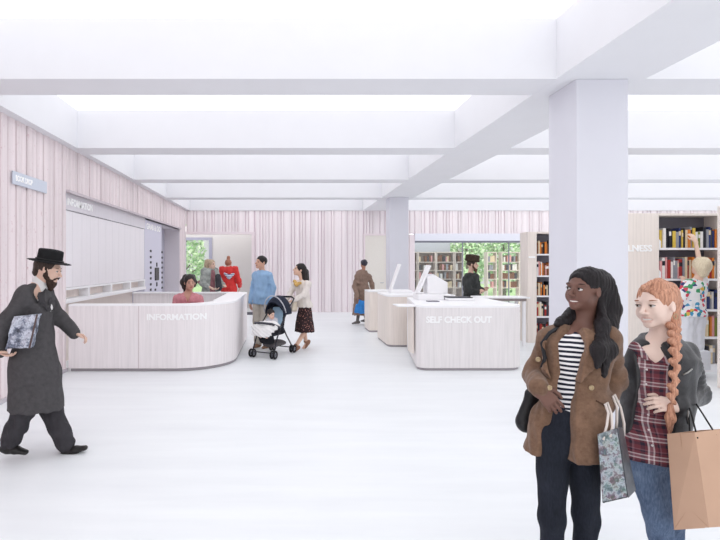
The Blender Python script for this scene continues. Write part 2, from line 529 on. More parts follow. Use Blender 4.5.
# entrance lobby behind the left opening
beige = M('lobby_beige', rgb(222, 219, 218), .7, .01)
bm = B()
box(bm, (-2.72, 18.3, 0), (-2.05, 18.4, 2.9)); box(bm, (-2.05, 18.2, 0), (-.9, 18.4, 2.9)); box(bm, (-3.9, 18.3, 2.62), (-2.72, 18.4, 2.9)); box(bm, (-.95, WB + .2, 0), (-.85, 18.3, 2.9))
struct('wall_lobby', bm, beige)
bm = B(); box(bm, (-3.9, WB + .2, 2.85), (-.85, 18.4, 2.92)); struct('ceiling_lobby', bm, emit('lobby_ceiling_added_glow', (1, .99, .98, 1), .75))  # glow added to the unseen ceiling to light the closed lobby
bm = B()
box(bm, (-3.75, 18.28, 2.52), (-2.72, 18.38, 2.62)); box(bm, (-2.84, 18.26, 0), (-2.72, 18.38, 2.62)); box(bm, (-3.8, 18.28, 0), (-3.7, 18.38, 2.62)); box(bm, (-3.7, 18.29, 0), (-2.8, 18.37, .08))
w1 = struct('window_1', bm, M('lavender_frame', rgb(176, 176, 196), .5))
bm = B(); box(bm, (-3.7, 18.32, .08), (-2.84, 18.33, 2.52)); obj('pane', bm, glass_m, w1)

# ------------------------------------------------------------------ garden; trees behind the reading room glass stand in for its green reflection
bm = B(); box(bm, (-14, 21.5, -.14), (26, 40, -.02)); g = struct('ground_garden', bm, M('lawn', rgb(176, 205, 150), .9, .15, ns=6))
leafm = [M('leaf_pale', rgb(222, 240, 205), .6, .12, ns=3), M('leaf_mid', rgb(196, 226, 178), .6, .12, ns=3), M('leaf_deep', rgb(156, 200, 145), .6, .12, ns=3)]
barkm = M('bark', rgb(120, 105, 92), .9, .2, ns=12, bmp=.4)
def tree(label, loc, h, rad, seed, n=1500):
    r = np.random.RandomState(seed)
    tr_ = thing('garden_tree', label, 'tree', loc, 'trees in the garden beyond the glass')
    L = np.array(loc, float)
    bm = B(); tube(bm, [L, L + (.05, 0, h * .35), L + (.0, .05, h * .6), L + (.08, 0, h * .85)], [.1, .08, .06, .02], 8)
    for a in range(6):
        th = a * 1.05; z = h * (.3 + .08 * a)
        tube(bm, [L + (0, 0, z), L + (math.cos(th) * rad * .5, math.sin(th) * rad * .5, z + .35), L + (math.cos(th) * rad * .8, math.sin(th) * rad * .8, z + .5)], [.04, .025, .01], 5)
    obj('trunk', bm, barkm, tr_)
    bm = B()
    for i in range(n):
        u = r.normal(size=3); u /= np.linalg.norm(u); q = r.uniform(.35, 1) ** .5
        c = L + np.array((0, 0, h * .55)) + u * q * np.array((rad, rad, h * .47))
        if c[2] < L[2] + .15: continue
        a = r.normal(size=3); a /= np.linalg.norm(a); bq = np.cross(a, r.normal(size=3)); bq /= np.linalg.norm(bq) + 1e-6
        s = r.uniform(.07, .13)
        vs = [bm.verts.new(tuple(c + s * x * a + s * .55 * y * bq)) for x, y in ((-1, 0), (0, -1), (1, 0), (0, 1))]
        f = bm.faces.new(vs); f.material_index = int(r.choice(3, p=(.45, .35, .2)))
    me_p = org(tr_); bmesh.ops.translate(bm, verts=bm.verts, vec=tuple(-me_p))
    me = bpy.data.meshes.new('foliage'); bm.to_mesh(me); bm.free()
    link_mesh('foliage', me, leafm, tr_)
for lb, loc, h, rd, sd in (('pale leafy tree seen through the lobby window beside the red raincoat', (-4.5, 21.7, -.02), 3.4, 1.0, 1),
                       ('round green tree standing in for a reflection in the glass, just right of the fur-hatted man', (8.3, 22.4, -.02), 3.6, .9, 2),
                       ('green tree standing in for a reflection in the glass, beyond the slim shelf bay', (10.1, 22.6, -.02), 3.5, .85, 3),
                       ('green tree standing in for a reflection in the glass, beside the pale bookcase end panel', (11.9, 22.6, -.02), 3.4, .85, 4),
                       ('larger tree at the rear, standing in for a reflection in the glass', (10.0, 26.2, -.02), 4.8, 2.0, 5)):
    tree(lb, loc, h, rd, sd)
# ------------------------------------------------------------------ furniture
def wood(name, c, stretch=(14, 14, .5), d=.06):
    m, t, b = nt(name)
    n = noise(t, coords(t, stretch), 2.4, 6, .62)
    lo = tuple(x * (1 - d * 1.6) for x in c[:3]) + (1,); hi = tuple(min(1, x * (1 + d)) for x in c[:3]) + (1,)
    t.links.new(ramp(t, n, ((.3, lo), (.55, c), (.75, hi))), b.inputs['Base Color'])
    b.inputs['Roughness'].default_value = .55
    return m
birch = wood('pale_birch', rgb(238, 228, 228))
birch_pink = wood('pale_pink_birch', rgb(240, 234, 235))
birch_warm = wood('warm_birch', rgb(240, 230, 222))
white_lam = M('white_laminate', rgb(248, 247, 249), .4, .005)
letter_m = M('white_letters', rgb(255, 255, 255), .4)
plinth_m = M('plinth_grey', rgb(168, 162, 166), .6)
dark_m = M('near_black_plastic', rgb(34, 34, 44), .4)

def lettering(s, width, cap, place, parent, mat=None, ext=.008, label=None):
    """text turned into a mesh; place(u, w, out) -> world point, u along, w up"""
    c = bpy.data.curves.new('tmp', 'FONT'); c.body = s; c.size = 1; c.extrude = .5; c.offset = .034; c.resolution_u = 3
    o = bpy.data.objects.new('tmp', c); COL.objects.link(o)
    bpy.context.view_layer.update()
    dg = bpy.context.evaluated_depsgraph_get()
    me = o.evaluated_get(dg).to_mesh()
    bm = B(); bm.from_mesh(me)
    bpy.data.objects.remove(o); bpy.data.curves.remove(c)
    xs = [v.co.x for v in bm.verts]; ys = [v.co.y for v in bm.verts]
    x0, x1, y0, y1 = min(xs), max(xs), min(ys), max(ys)
    for v in bm.verts:
        u = (v.co.x - x0) / (x1 - x0) * width; w = (v.co.y - y0) / (y1 - y0) * cap
        v.co = Vector(tuple(place(u, w, (v.co.z + .5) * ext)))
    return obj('lettering', bm, mat or letter_m, parent, label)

# --- information desk ------------------------------------------------
desk = thing('information_desk', 'long pale wooden information desk with a rounded corner and white lettering', 'desk', (-2.0, 9.0, 0))
def arc(cx, cy, r, a0, a1, n):
    return [(cx + r * math.cos(math.radians(a0 + (a1 - a0) * i / n)), cy + r * math.sin(math.radians(a0 + (a1 - a0) * i / n))) for i in range(n + 1)]
outer = [(-3.3, 7.47)] + arc(-1.72, 8.37, .9, -90, 0, 16) + arc(-1.02, 10.6, .2, 0, 90, 6) + [(-3.3, 10.8)]
inner = [(-3.3, 10.66), (-1.05, 10.66)] + arc(-1.05, 10.55, .11, 90, 0, 3)[1:] + arc(-1.72, 8.37, .78, 0, -90, 16) + [(-3.3, 7.59)]
bm = B(); prism(bm, outer + inner, .05, 1.0)
obj('desk_front', bm, birch_pink, desk, smooth=True)
bm = B(); prism(bm, [(x * .985 - .03, y + (.04 if y < 9 else -.04)) for x, y in outer] + inner, 0, .05)
obj('plinth', bm, plinth_m, desk)
top_in = [(-3.3, 10.6), (-1.22, 10.6), (-1.22, 8.5)] + arc(-1.78, 8.24, .58, 20, -90, 8)[0:] + [(-3.3, 7.66)]
bm = B(); prism(bm, outer + top_in, 1.0, 1.025)
obj('worktop', bm, white_lam, desk)
bm = B(); box(bm, (-2.235, 7.464, .05), (-2.227, 7.47, 1.0)); obj('panel_joint', bm, M('joint_shadow', rgb(206, 192, 194), .8), desk)
def on_desk(u, w, o):
    x = -2.105 + u
    y = 7.47 if x < -1.72 else 8.37 - math.sqrt(.81 - (x + 1.72) ** 2)
    nx, ny = (0, -1) if x < -1.72 else ((x + 1.72) / .9, (y - 8.37) / .9)
    return (x + nx * o, y + ny * o, .785 + w)
lettering('INFORMATION', .885, .098, on_desk, desk)
# --- wall storage unit with shutter and cubbies ----------------------
unit = thing('storage_unit', 'white sliding shutter unit above open cubbies in the left wall, lettered INFORMATION', 'cupboard', (WL - .2, 9.7, 0))
ux = WL - .04; U1 = 11.88
shut = wood('shutter_white', rgb(240, 236, 240), (6, 6, .4), .02)
bm = B(); box(bm, (WL - .6, NY0, 2.49), (ux, U1, NZ)); obj('header_panel', bm, wood('header_grey', rgb(222, 218, 224), (6, 6, .4), .02), unit)
bm = B()
yy = NY0
while yy < U1 - .01:
    box(bm, (WL - .6, yy + .002, 1.275), (ux - .02, min(yy + .365, U1) - .002, 2.48)); yy += .365
obj('shutter', bm, shut, unit)
cub = wood('cubby_birch', rgb(240, 229, 222))
bm = B()
box(bm, (WL - .6, NY0, 1.235), (ux, U1, 1.27)); box(bm, (WL - .6, NY0, 1.03), (ux + .02, U1, 1.095)); box(bm, (WL - .62, NY0, 1.03), (WL - .6, U1, 1.27))
obj('shelf', bm, white_lam, unit)
for y0, y1 in ((NY0, NY0 + .05), (8.44, 8.52), (9.54, 9.62), (10.72, 10.8), (U1 - .06, U1)):
    bm = B(); box(bm, (WL - .6, y0, 1.095), (ux, y1, 1.235)); obj('divider', bm, white_lam, unit)
bm = B(); box(bm, (WL - .6, NY0 + .05, 1.096), (WL - .2, U1 - .06, 1.234)); obj('cubby_back', bm, cub, unit)
bm = B(); box(bm, (WL - .6, NY0, 0), (WL - .35, U1, 1.03)); obj('lower_panel', bm, cub, unit)
lettering('INFORMATION', 1.0, .12, lambda u, w, o: (ux + o, NY0 + .12 + u, 2.56 + w), unit)
# --- key locker -----------------------------------------------------
lock = thing('locker_panel', 'lavender self-service locker panel with black keyholes and screen beside the shutter', 'locker', (WL - .3, 12.7, 0))
lx = WL - .06; L0, L1 = 11.92, 13.55
bm = B(); box(bm, (WL - .6, L0, 0), (lx, L1, NZ - .02), .008, 1); obj('cabinet', bm, M('lavender_lacquer', rgb(216, 215, 230), .5, .01), lock)
lettering('GRAB & GO', 1.35, .15, lambda u, w, o: (lx + o, L0 + .12 + u, 2.5 + w), lock)
def at_wall(px, py, x):
    d = x * FPX / (px - VX); return d, EYE - (py - VY) * d / FPX
for px, ys in ((150.6, (251, 257, 262.3, 267.6, 273, 278.4, 284.3, 289.7)), (162.0, (252.3, 257.7, 262.6, 267.6, 272.6, 277.5, 282.3, 287.7)), (155.2, (289.7,))):
    for py in ys:
        d, z = at_wall(px, py, lx)
        bm = B(); box(bm, (lx, d - .07, z - .03), (lx + .012, d + .07, z + .03), .006, 1); obj('keyhole', bm, dark_m, lock)
d, z = at_wall(156.6, 274, lx)
bm = B(); box(bm, (lx, d - .2, z - .17), (lx + .02, d + .2, z + .17), .01, 1); obj('screen', bm, M('screen_black', rgb(24, 24, 34), .2), lock)
for py in (264.6, 284.3):
    d, z = at_wall(156.6, py, lx)
    bm = B(); box(bm, (lx, d - .05, z - .055), (lx + .015, d + .05, z + .055), .006, 1); obj('slot', bm, dark_m, lock)
# --- grey cupboard closing the niche ---------------------------------
bm = B(); box(bm, (WL - .62, 13.6, 0), (WL - .5, NY1 - .02, NZ - .02))
obj('trim_13', bm, M('dusk_grey_panel', rgb(190, 188, 202), .6, .02))['kind'] = 'structure'
# --- book drop sign ---------------------------------------------------
sign = thing('wall_sign', 'small pale blue BOOK DROP sign on the ribbed pink wall above the black hat', 'sign', (WL + .03, 6.4, 2.7))
bm = B(); box(bm, (WL + .012, 5.98, 2.625), (WL + .035, 6.83, 2.785), .004, 1); obj('plate', bm, M('sign_blue_grey', rgb(208, 214, 226), .5, .01), sign)
lettering('BOOK DROP', .40, .075, lambda u, w, o: (WL + .035 + o, 6.03 + u, 2.668 + w), sign, ext=.005)
# --- entrance mat -----------------------------------------------------
bm = B(); box(bm, (-3.1, 15.75, 0), (-1.02, 16.5, .018), .006, 1)
settag(obj('entrance_mat', bm, M('mat_charcoal', rgb(86, 84, 94), .95, .15, ns=60, bmp=.3)), 'dark grey entrance mat on the floor before the lobby opening', 'mat')

# --- self check-out counters -------------------------------------------
def rounded(pts, rads, n=6):
    out = []
    N = len(pts)
    for i, (p, r) in enumerate(zip(pts, rads)):
        p = np.array(p, float)
        if r <= 0: out.append(tuple(p)); continue
        a = nrm(np.array(pts[i - 1]) - p); c = nrm(np.array(pts[(i + 1) % N]) - p)
        ang = math.acos(np.clip(np.dot(a, c), -1, 1)); tl = r / math.tan(ang / 2)
        A, C = p + a * tl, p + c * tl
        ctr = p + nrm(a + c) * r / math.sin(ang / 2)
        a0 = math.atan2(*(A - ctr)[::-1]); a1 = math.atan2(*(C - ctr)[::-1])
        da = (a1 - a0 + math.pi) % (2 * math.pi) - math.pi
        out += [(ctr[0] + r * math.cos(a0 + da * k / n), ctr[1] + r * math.sin(a0 + da * k / n)) for k in range(n + 1)]
    return out
def counter(label, pts, rads, h, mat):
    c = np.mean(np.array(pts), 0)
    th = thing('checkout_counter', label, 'counter', (c[0], c[1], 0), 'self check-out counters')
    pp = rounded(pts, rads)
    bm = B(); prism(bm, pp, .04, h - .03); obj('counter_body', bm, mat, th, smooth=True)
    q = [tuple(c + (np.array(p) - c) * .975) for p in pp]
    bm = B(); prism(bm, q, 0, .04); obj('plinth', bm, plinth_m, th)
    bm = B(); prism(bm, pp, h - .03, h); obj('worktop', bm, white_lam, th)
    return th
birch_grey = wood('grey_white_birch', rgb(236, 231, 231))
c1 = counter('largest wooden counter lettered SELF CHECK OUT, nearest of three', [(2.03, 7.54), (3.72, 7.54), (3.76, 9.45), (2.35, 9.45)], (.14, .3, .05, .05), 1.0, birch_grey)
lettering('SELF CHECK OUT', 1.01, .103, lambda u, w, o: (2.17 + u, 7.54 - o, .735 + w), c1)
bm = B(); box(bm, (1.78, 7.72, .965), (2.2, 8.1, .985), .004, 1); obj('side_shelf', bm, white_lam, c1)
bm = B(); box(bm, (2.02, 7.78, .22), (2.05, 8.05, .965), .004, 1); obj('side_panel', bm, birch_warm, c1)
c2 = counter('middle wooden check-out counter, behind the lettered one', [(2.03, 9.68), (3.4, 9.68), (3.4, 10.85), (2.03, 10.85)], (.12, .12, .1, .1), 1.02, birch_warm)
c3 = counter('furthest small wooden check-out counter, beside the woman in the brown coat', [(2.02, 11.77), (2.9, 11.77), (2.9, 12.5), (2.02, 12.5)], (.06, .06, .06, .06), .99, birch_warm)
# kiosks: leaning touch screen on a white housing
def kiosk(label, base, hs, lean, w, box_pts, z0):
    b0 = np.array(base, float)
    k = thing('checkout_kiosk', label, 'kiosk', b0, 'white check-out kiosks')
    bm = B(); box(bm, b0 + (-.12, -.16, 0), b0 + (.34, .2, z0), .01, 1); obj('base', bm, white_lam, k)
    q0 = b0 + (-.08, -w / 2, z0); q1 = b0 + (-.08, w / 2, z0); tp = np.array((lean, 0, hs))
    n = nrm(np.cross(tp, (0, 1, 0)))
    bm = B(); quadbox(bm, [q0, q1, q1 + tp, q0 + tp], .035, n); obj('screen_housing', bm, white_lam, k)
    i0, i1 = q0 + tp * .12 + (0, .02, 0), q1 + tp * .12 - (0, .02, 0)
    bm = B(); quadbox(bm, [i0 - n * .004, i1 - n * .004, i1 + tp * .8 - n * .004, i0 + tp * .8 - n * .004], .004, n)
    obj('touch_screen', bm, M('screen_pale', rgb(250, 250, 255), .15), k)
    if box_pts:
        bm = B(); prism(bm, [(b0[0] + x, b0[2] + z) for x, z in box_pts], b0[1] - .12, b0[1] + .16, 'y', .008); obj('printer_housing', bm, white_lam, k)
    return k
kiosk('larger white self check-out kiosk with a leaning screen on the lettered counter', (2.48, 8.85, 1.0), .50, .21, .22, [(.06, .11), (.42, .11), (.42, .31), (.16, .46), (.06, .40)], .11)
kiosk('smaller white kiosk with a leaning screen on the middle counter', (2.38, 10.6, 1.02), .55, .19, .2, None, .06)
bm = B(); box(bm, (2.84, 8.5, 1.001), (3.3, 8.9, 1.045), .01, 1); tr_ = thing('scanner_tray', 'white raised tray with flat black scanner pads on the lettered counter', 'scanner', (2.85, 8.2, 1.0))
obj('tray', bm, white_lam, tr_)
bm = B(); box(bm, (2.86, 8.55, 1.045), (3.28, 8.86, 1.06), .006, 1); obj('scanner_pad', bm, M('pad_black', rgb(52, 52, 62), .5), tr_)
bm = B(); box(bm, (2.42, 8.3, 1.0), (2.62, 8.42, 1.014), .004, 1)
settag(obj('card_reader', bm, M('reader_grey', rgb(110, 110, 122), .5)), 'small grey card reader lying on the lettered counter before the kiosk', 'card reader')
# --- high table behind -------------------------------------------------
tb = thing('high_table', 'white high table behind the lettered counter, before the man in the fur hat', 'table', (4.2, 9.95, 0))
bm = B(); box(bm, (3.84, 9.7, .955), (4.86, 10.15, .985), .006, 1); obj('tabletop', bm, white_lam, tb)
bm = B(); box(bm, (3.9, 9.74, .9), (4.8, 10.1, .955)); obj('apron', bm, M('apron_grey', rgb(150, 140, 138), .6), tb)
for x in (3.92, 4.76):
    for y in (9.76, 10.08):
        bm = B(); box(bm, (x - .025, y - .025, 0), (x + .025, y + .025, .9)); obj('leg', bm, white_lam, tb)

# --- bookcases -----------------------------------------------------------
ordn = ['first', 'second', 'third', 'fourth', 'fifth', 'sixth', 'seventh', 'eighth', 'ninth', 'tenth', 'eleventh', 'twelfth', 'thirteenth', 'fourteenth', 'fifteenth', 'sixteenth', 'seventeenth', 'eighteenth', 'nineteenth', 'twentieth'] + ['%dth' % i for i in range(21, 60)]
case_back = M('bookcase_grey', rgb(122, 120, 130), .7, .02)
def bookcase(label, xp, x0, x1, d, h, shelves, depth=.34, word=None):
    b = thing('bookcase', label, 'bookcase', ((xp + x1) / 2, d, 0), 'tall wooden bookcases')
    bm = B(); box(bm, (xp, d, 0), (x0, d + depth, h), .004, 1); obj('end_panel', bm, birch_warm, b)
    bm = B(); box(bm, (x0, d, h - .035), (x1 + .03, d + depth, h)); box(bm, (x1, d, 0), (x1 + .03, d + depth, h - .035)); obj('frame', bm, birch_warm, b)
    bm = B(); box(bm, (x0, d + depth - .02, 0), (x1, d + depth, h - .035)); box(bm, (x0, d + .01, .1), (x0 + .006, d + depth - .02, h - .035)); obj('back_panel', bm, case_back, b)
    for z in shelves:
        bm = B(); box(bm, (x0 + .006, d + .005, z - .03), (x1, d + depth - .02, z)); obj('shelf', bm, white_lam, b)
    bm = B(); box(bm, (x0, d + .01, 0), (x1, d + .03, shelves[-1] - .03)); obj('plinth', bm, white_lam, b)
    return b
SB = (1.887, 1.42, .955, .54, .125); SA = (1.85, 1.40, .98, .55, .12)
bB = bookcase('large grey-backed bookcase with a wooden WELLNESS end panel, child reaching into it', 4.72, 5.65, 6.6, 7.4, 2.41, SB)
lettering('WELLNESS', .66, .10, lambda u, w, o: (4.88 + u, 7.4 - o, 1.83 + w), bB)
bA = bookcase('bookcase between the reading room window and the big white column', 5.055, 5.24, 6.15, 10.2, 2.31, SA)
bm = B(); box(bm, (5.07, 10.185, 1.765), (5.2, 10.2, 1.80)); obj('label_strip', bm, letter_m, bA, 'thin white label strip')
bC = bookcase('pale wooden bookcase end cut by the right picture edge', 5.75, 6.1, 6.8, 6.18, 2.41, SB)

# --- books -----------------------------------------------------------------
BC = [('orange', (216, 128, 52)), ('black', (38, 38, 46)), ('white', (236, 232, 228)), ('cream', (226, 206, 172)), ('dark blue', (44, 56, 104)), ('grey', (150, 152, 160)), ('brown', (122, 78, 52)),
      ('red', (168, 52, 48)), ('pink', (222, 160, 160)), ('olive green', (128, 138, 62)), ('teal', (62, 112, 122)), ('yellow', (222, 190, 84)), ('charcoal', (64, 62, 70))]
BCD = dict(BC)
paper = M('book_paper', rgb(240, 234, 222), .9)
def cover(name): return M('cover_' + name.replace(' ', '_'), rgb(*BCD[name]), .55, .06)
def add_book(x, w, y, dep, z, h, colr, label, group, band=None, tilt=0):
    o = np.array((x + w / 2, y, z + .0015))
    bm = B()
    box(bm, o + (-w / 2, 0, 0), o + (w / 2, .012, h), min(.006, w * .25), 1)
    box(bm, o + (-w / 2, .004, 0), o + (-w / 2 + .003, dep, h)); box(bm, o + (w / 2 - .003, .004, 0), o + (w / 2, dep, h))
    box(bm, o + (-w / 2 + .003, .008, .004), o + (w / 2 - .003, dep - .005, h - .004), mi=1)
    mats = [cover(colr), paper]
    if band:
        box(bm, o + (-w / 2 + .001, -.0012, h * .62), o + (w / 2 - .001, .004, h * .84), mi=2); mats.append(cover(band))
    b = obj('book', bm, mats, None, origin=o)
    if tilt: b.rotation_euler = (0, tilt, 0)
    settag(b, label, 'book', group)
def fill(x0, x1, d, shelves, names, case_words, hmax, seed, spans=None, wr=(.022, .05), palette=None):
    r = random.Random(seed)
    for s, (z, nm) in enumerate(zip(shelves, names)):
        x = x0 + .012; i = 0
        lim = x1 - .02 if spans is None else x0 + (x1 - x0) * spans[s]
        pal = palette[s % len(palette)] if palette else [c for c, _ in BC]
        prev = None
        while True:
            w = r.uniform(*wr)
            if x + w + .003 > lim: break
            c = r.choice(pal)
            if c == prev: c = r.choice(pal)
            prev = c
            h = hmax * r.uniform(.72, 1)
            band = r.choice((None, 'white', 'black', 'cream')) if r.random() < .6 else None
            if band == c: band = None
            add_book(x, w, d + .04 + r.uniform(0, .025), r.uniform(.17, .22), z, h, c, '%s book, %s along the %s shelf of the %s' % (c, ordn[i], nm, case_words), 'books on the %s shelf of the %s' % (nm, case_words), band)
            x += w + r.uniform(.001, .004); i += 1
SN = ('top', 'second', 'third', 'fourth', 'bottom')
fill(5.69, 6.6, 7.4, SB, SN, 'wellness bookcase', .33, 5, palette=[
    ['orange', 'black', 'black', 'white', 'grey', 'charcoal', 'white', 'dark blue', 'cream', 'black', 'olive green', 'yellow'],
    ['white', 'cream', 'pink', 'grey', 'red', 'orange', 'white'], ['dark blue', 'black', 'white', 'charcoal', 'grey', 'teal'],
    ['cream', 'pink', 'white', 'olive green', 'orange'], ['dark blue', 'charcoal', 'black', 'grey', 'cream']])
fill(5.25, 6.15, 10.2, SA, SN, 'bookcase beside the white column', .30, 9, spans=(.42,) * 5, palette=[
    ['black', 'orange', 'brown', 'charcoal', 'cream'], ['cream', 'pink', 'brown', 'orange', 'white'], ['black', 'orange', 'cream', 'brown'], ['red', 'cream', 'charcoal', 'white'], ['red', 'brown', 'black']])
# white bookends on the two upper shelves
for z, w in ((SB[0], 'top'), (SB[1], 'second')):
    bm = B(); z += .0015; prism(bm, [(7.42, z), (7.6, z), (7.6, z + .17), (7.5, z + .17), (7.42, z + .1)], 5.66, 5.695, 'x', .004)
    settag(obj('bookend', bm, white_lam), 'white bookend at the start of the %s shelf in the wellness bookcase' % w, 'bookend', 'white bookends')

# --- shelving in the reading room behind the glass ---------------------------
shelf_wood = wood('reading_shelf', rgb(222, 208, 198))
RZ = (1.72, 1.38, 1.03, .68, .33)
def reading_shelf(label, x0, x1, d, back):
    b = thing('library_shelf', label, 'bookcase', ((x0 + x1) / 2, d, 0), 'shelves in the reading room behind the glass')
    bm = B()
    for x in (x0, x1 - .04): box(bm, (x, d, 0), (x + .04, d + .3, 2.12))
    box(bm, (x0 + .04, d, 2.08), (x1 - .04, d + .3, 2.12)); obj('frame', bm, shelf_wood, b)
    for z in RZ:
        bm = B(); box(bm, (x0 + .04, d, z - .03), (x1 - .04, d + .3, z)); obj('shelf', bm, shelf_wood, b)
    if back:
        bm = B(); box(bm, (x0 + .04, d + .28, 0), (x1 - .04, d + .3, 2.08)); obj('back_panel', bm, M('reading_back', rgb(176, 160, 152), .7), b)
px2x = lambda px, d: (px - VX) * d / FPX
RD = 19.8
bays = [(408, 417.5, 'partly behind the frame edge', True), (418, 436, 'behind the larger kiosk', True), (436.3, 454.4, 'left of the fur-hatted man', True), (454.8, 463.5, 'narrow, just behind the fur-hatted man', True),
        (487, 497, 'slim, with reflection stand-in greenery behind', False), (501.5, 520, 'next to the pale end panel, with greenery behind', False)]
for j, (a, c, w, bk) in enumerate(bays):
    x0, x1 = px2x(a, RD), px2x(c, RD)
    reading_shelf('tall library shelf behind the glass, ' + w, x0, x1, RD, bk)
    r = random.Random(50 + j)
    for s, nm in zip(range(5), ('top', 'second', 'third', 'fourth', 'bottom')):
        if s == 4: continue
        x = x0 + .05; i = 0
        while x < x1 - .14:
            wd = r.uniform(.055, .10)
            if r.random() < .8:
                c = r.choice(('brown', 'cream', 'charcoal', 'pink', 'grey', 'brown', 'white'))
                add_book(x, wd, RD + .04, .2, RZ[s], r.uniform(.19, .27), c, '%s book, %s along the %s shelf behind glass, %s' % (c, ordn[i], nm, w.split(',')[0]), 'books behind the reading room glass'); i += 1
            x += wd + .004
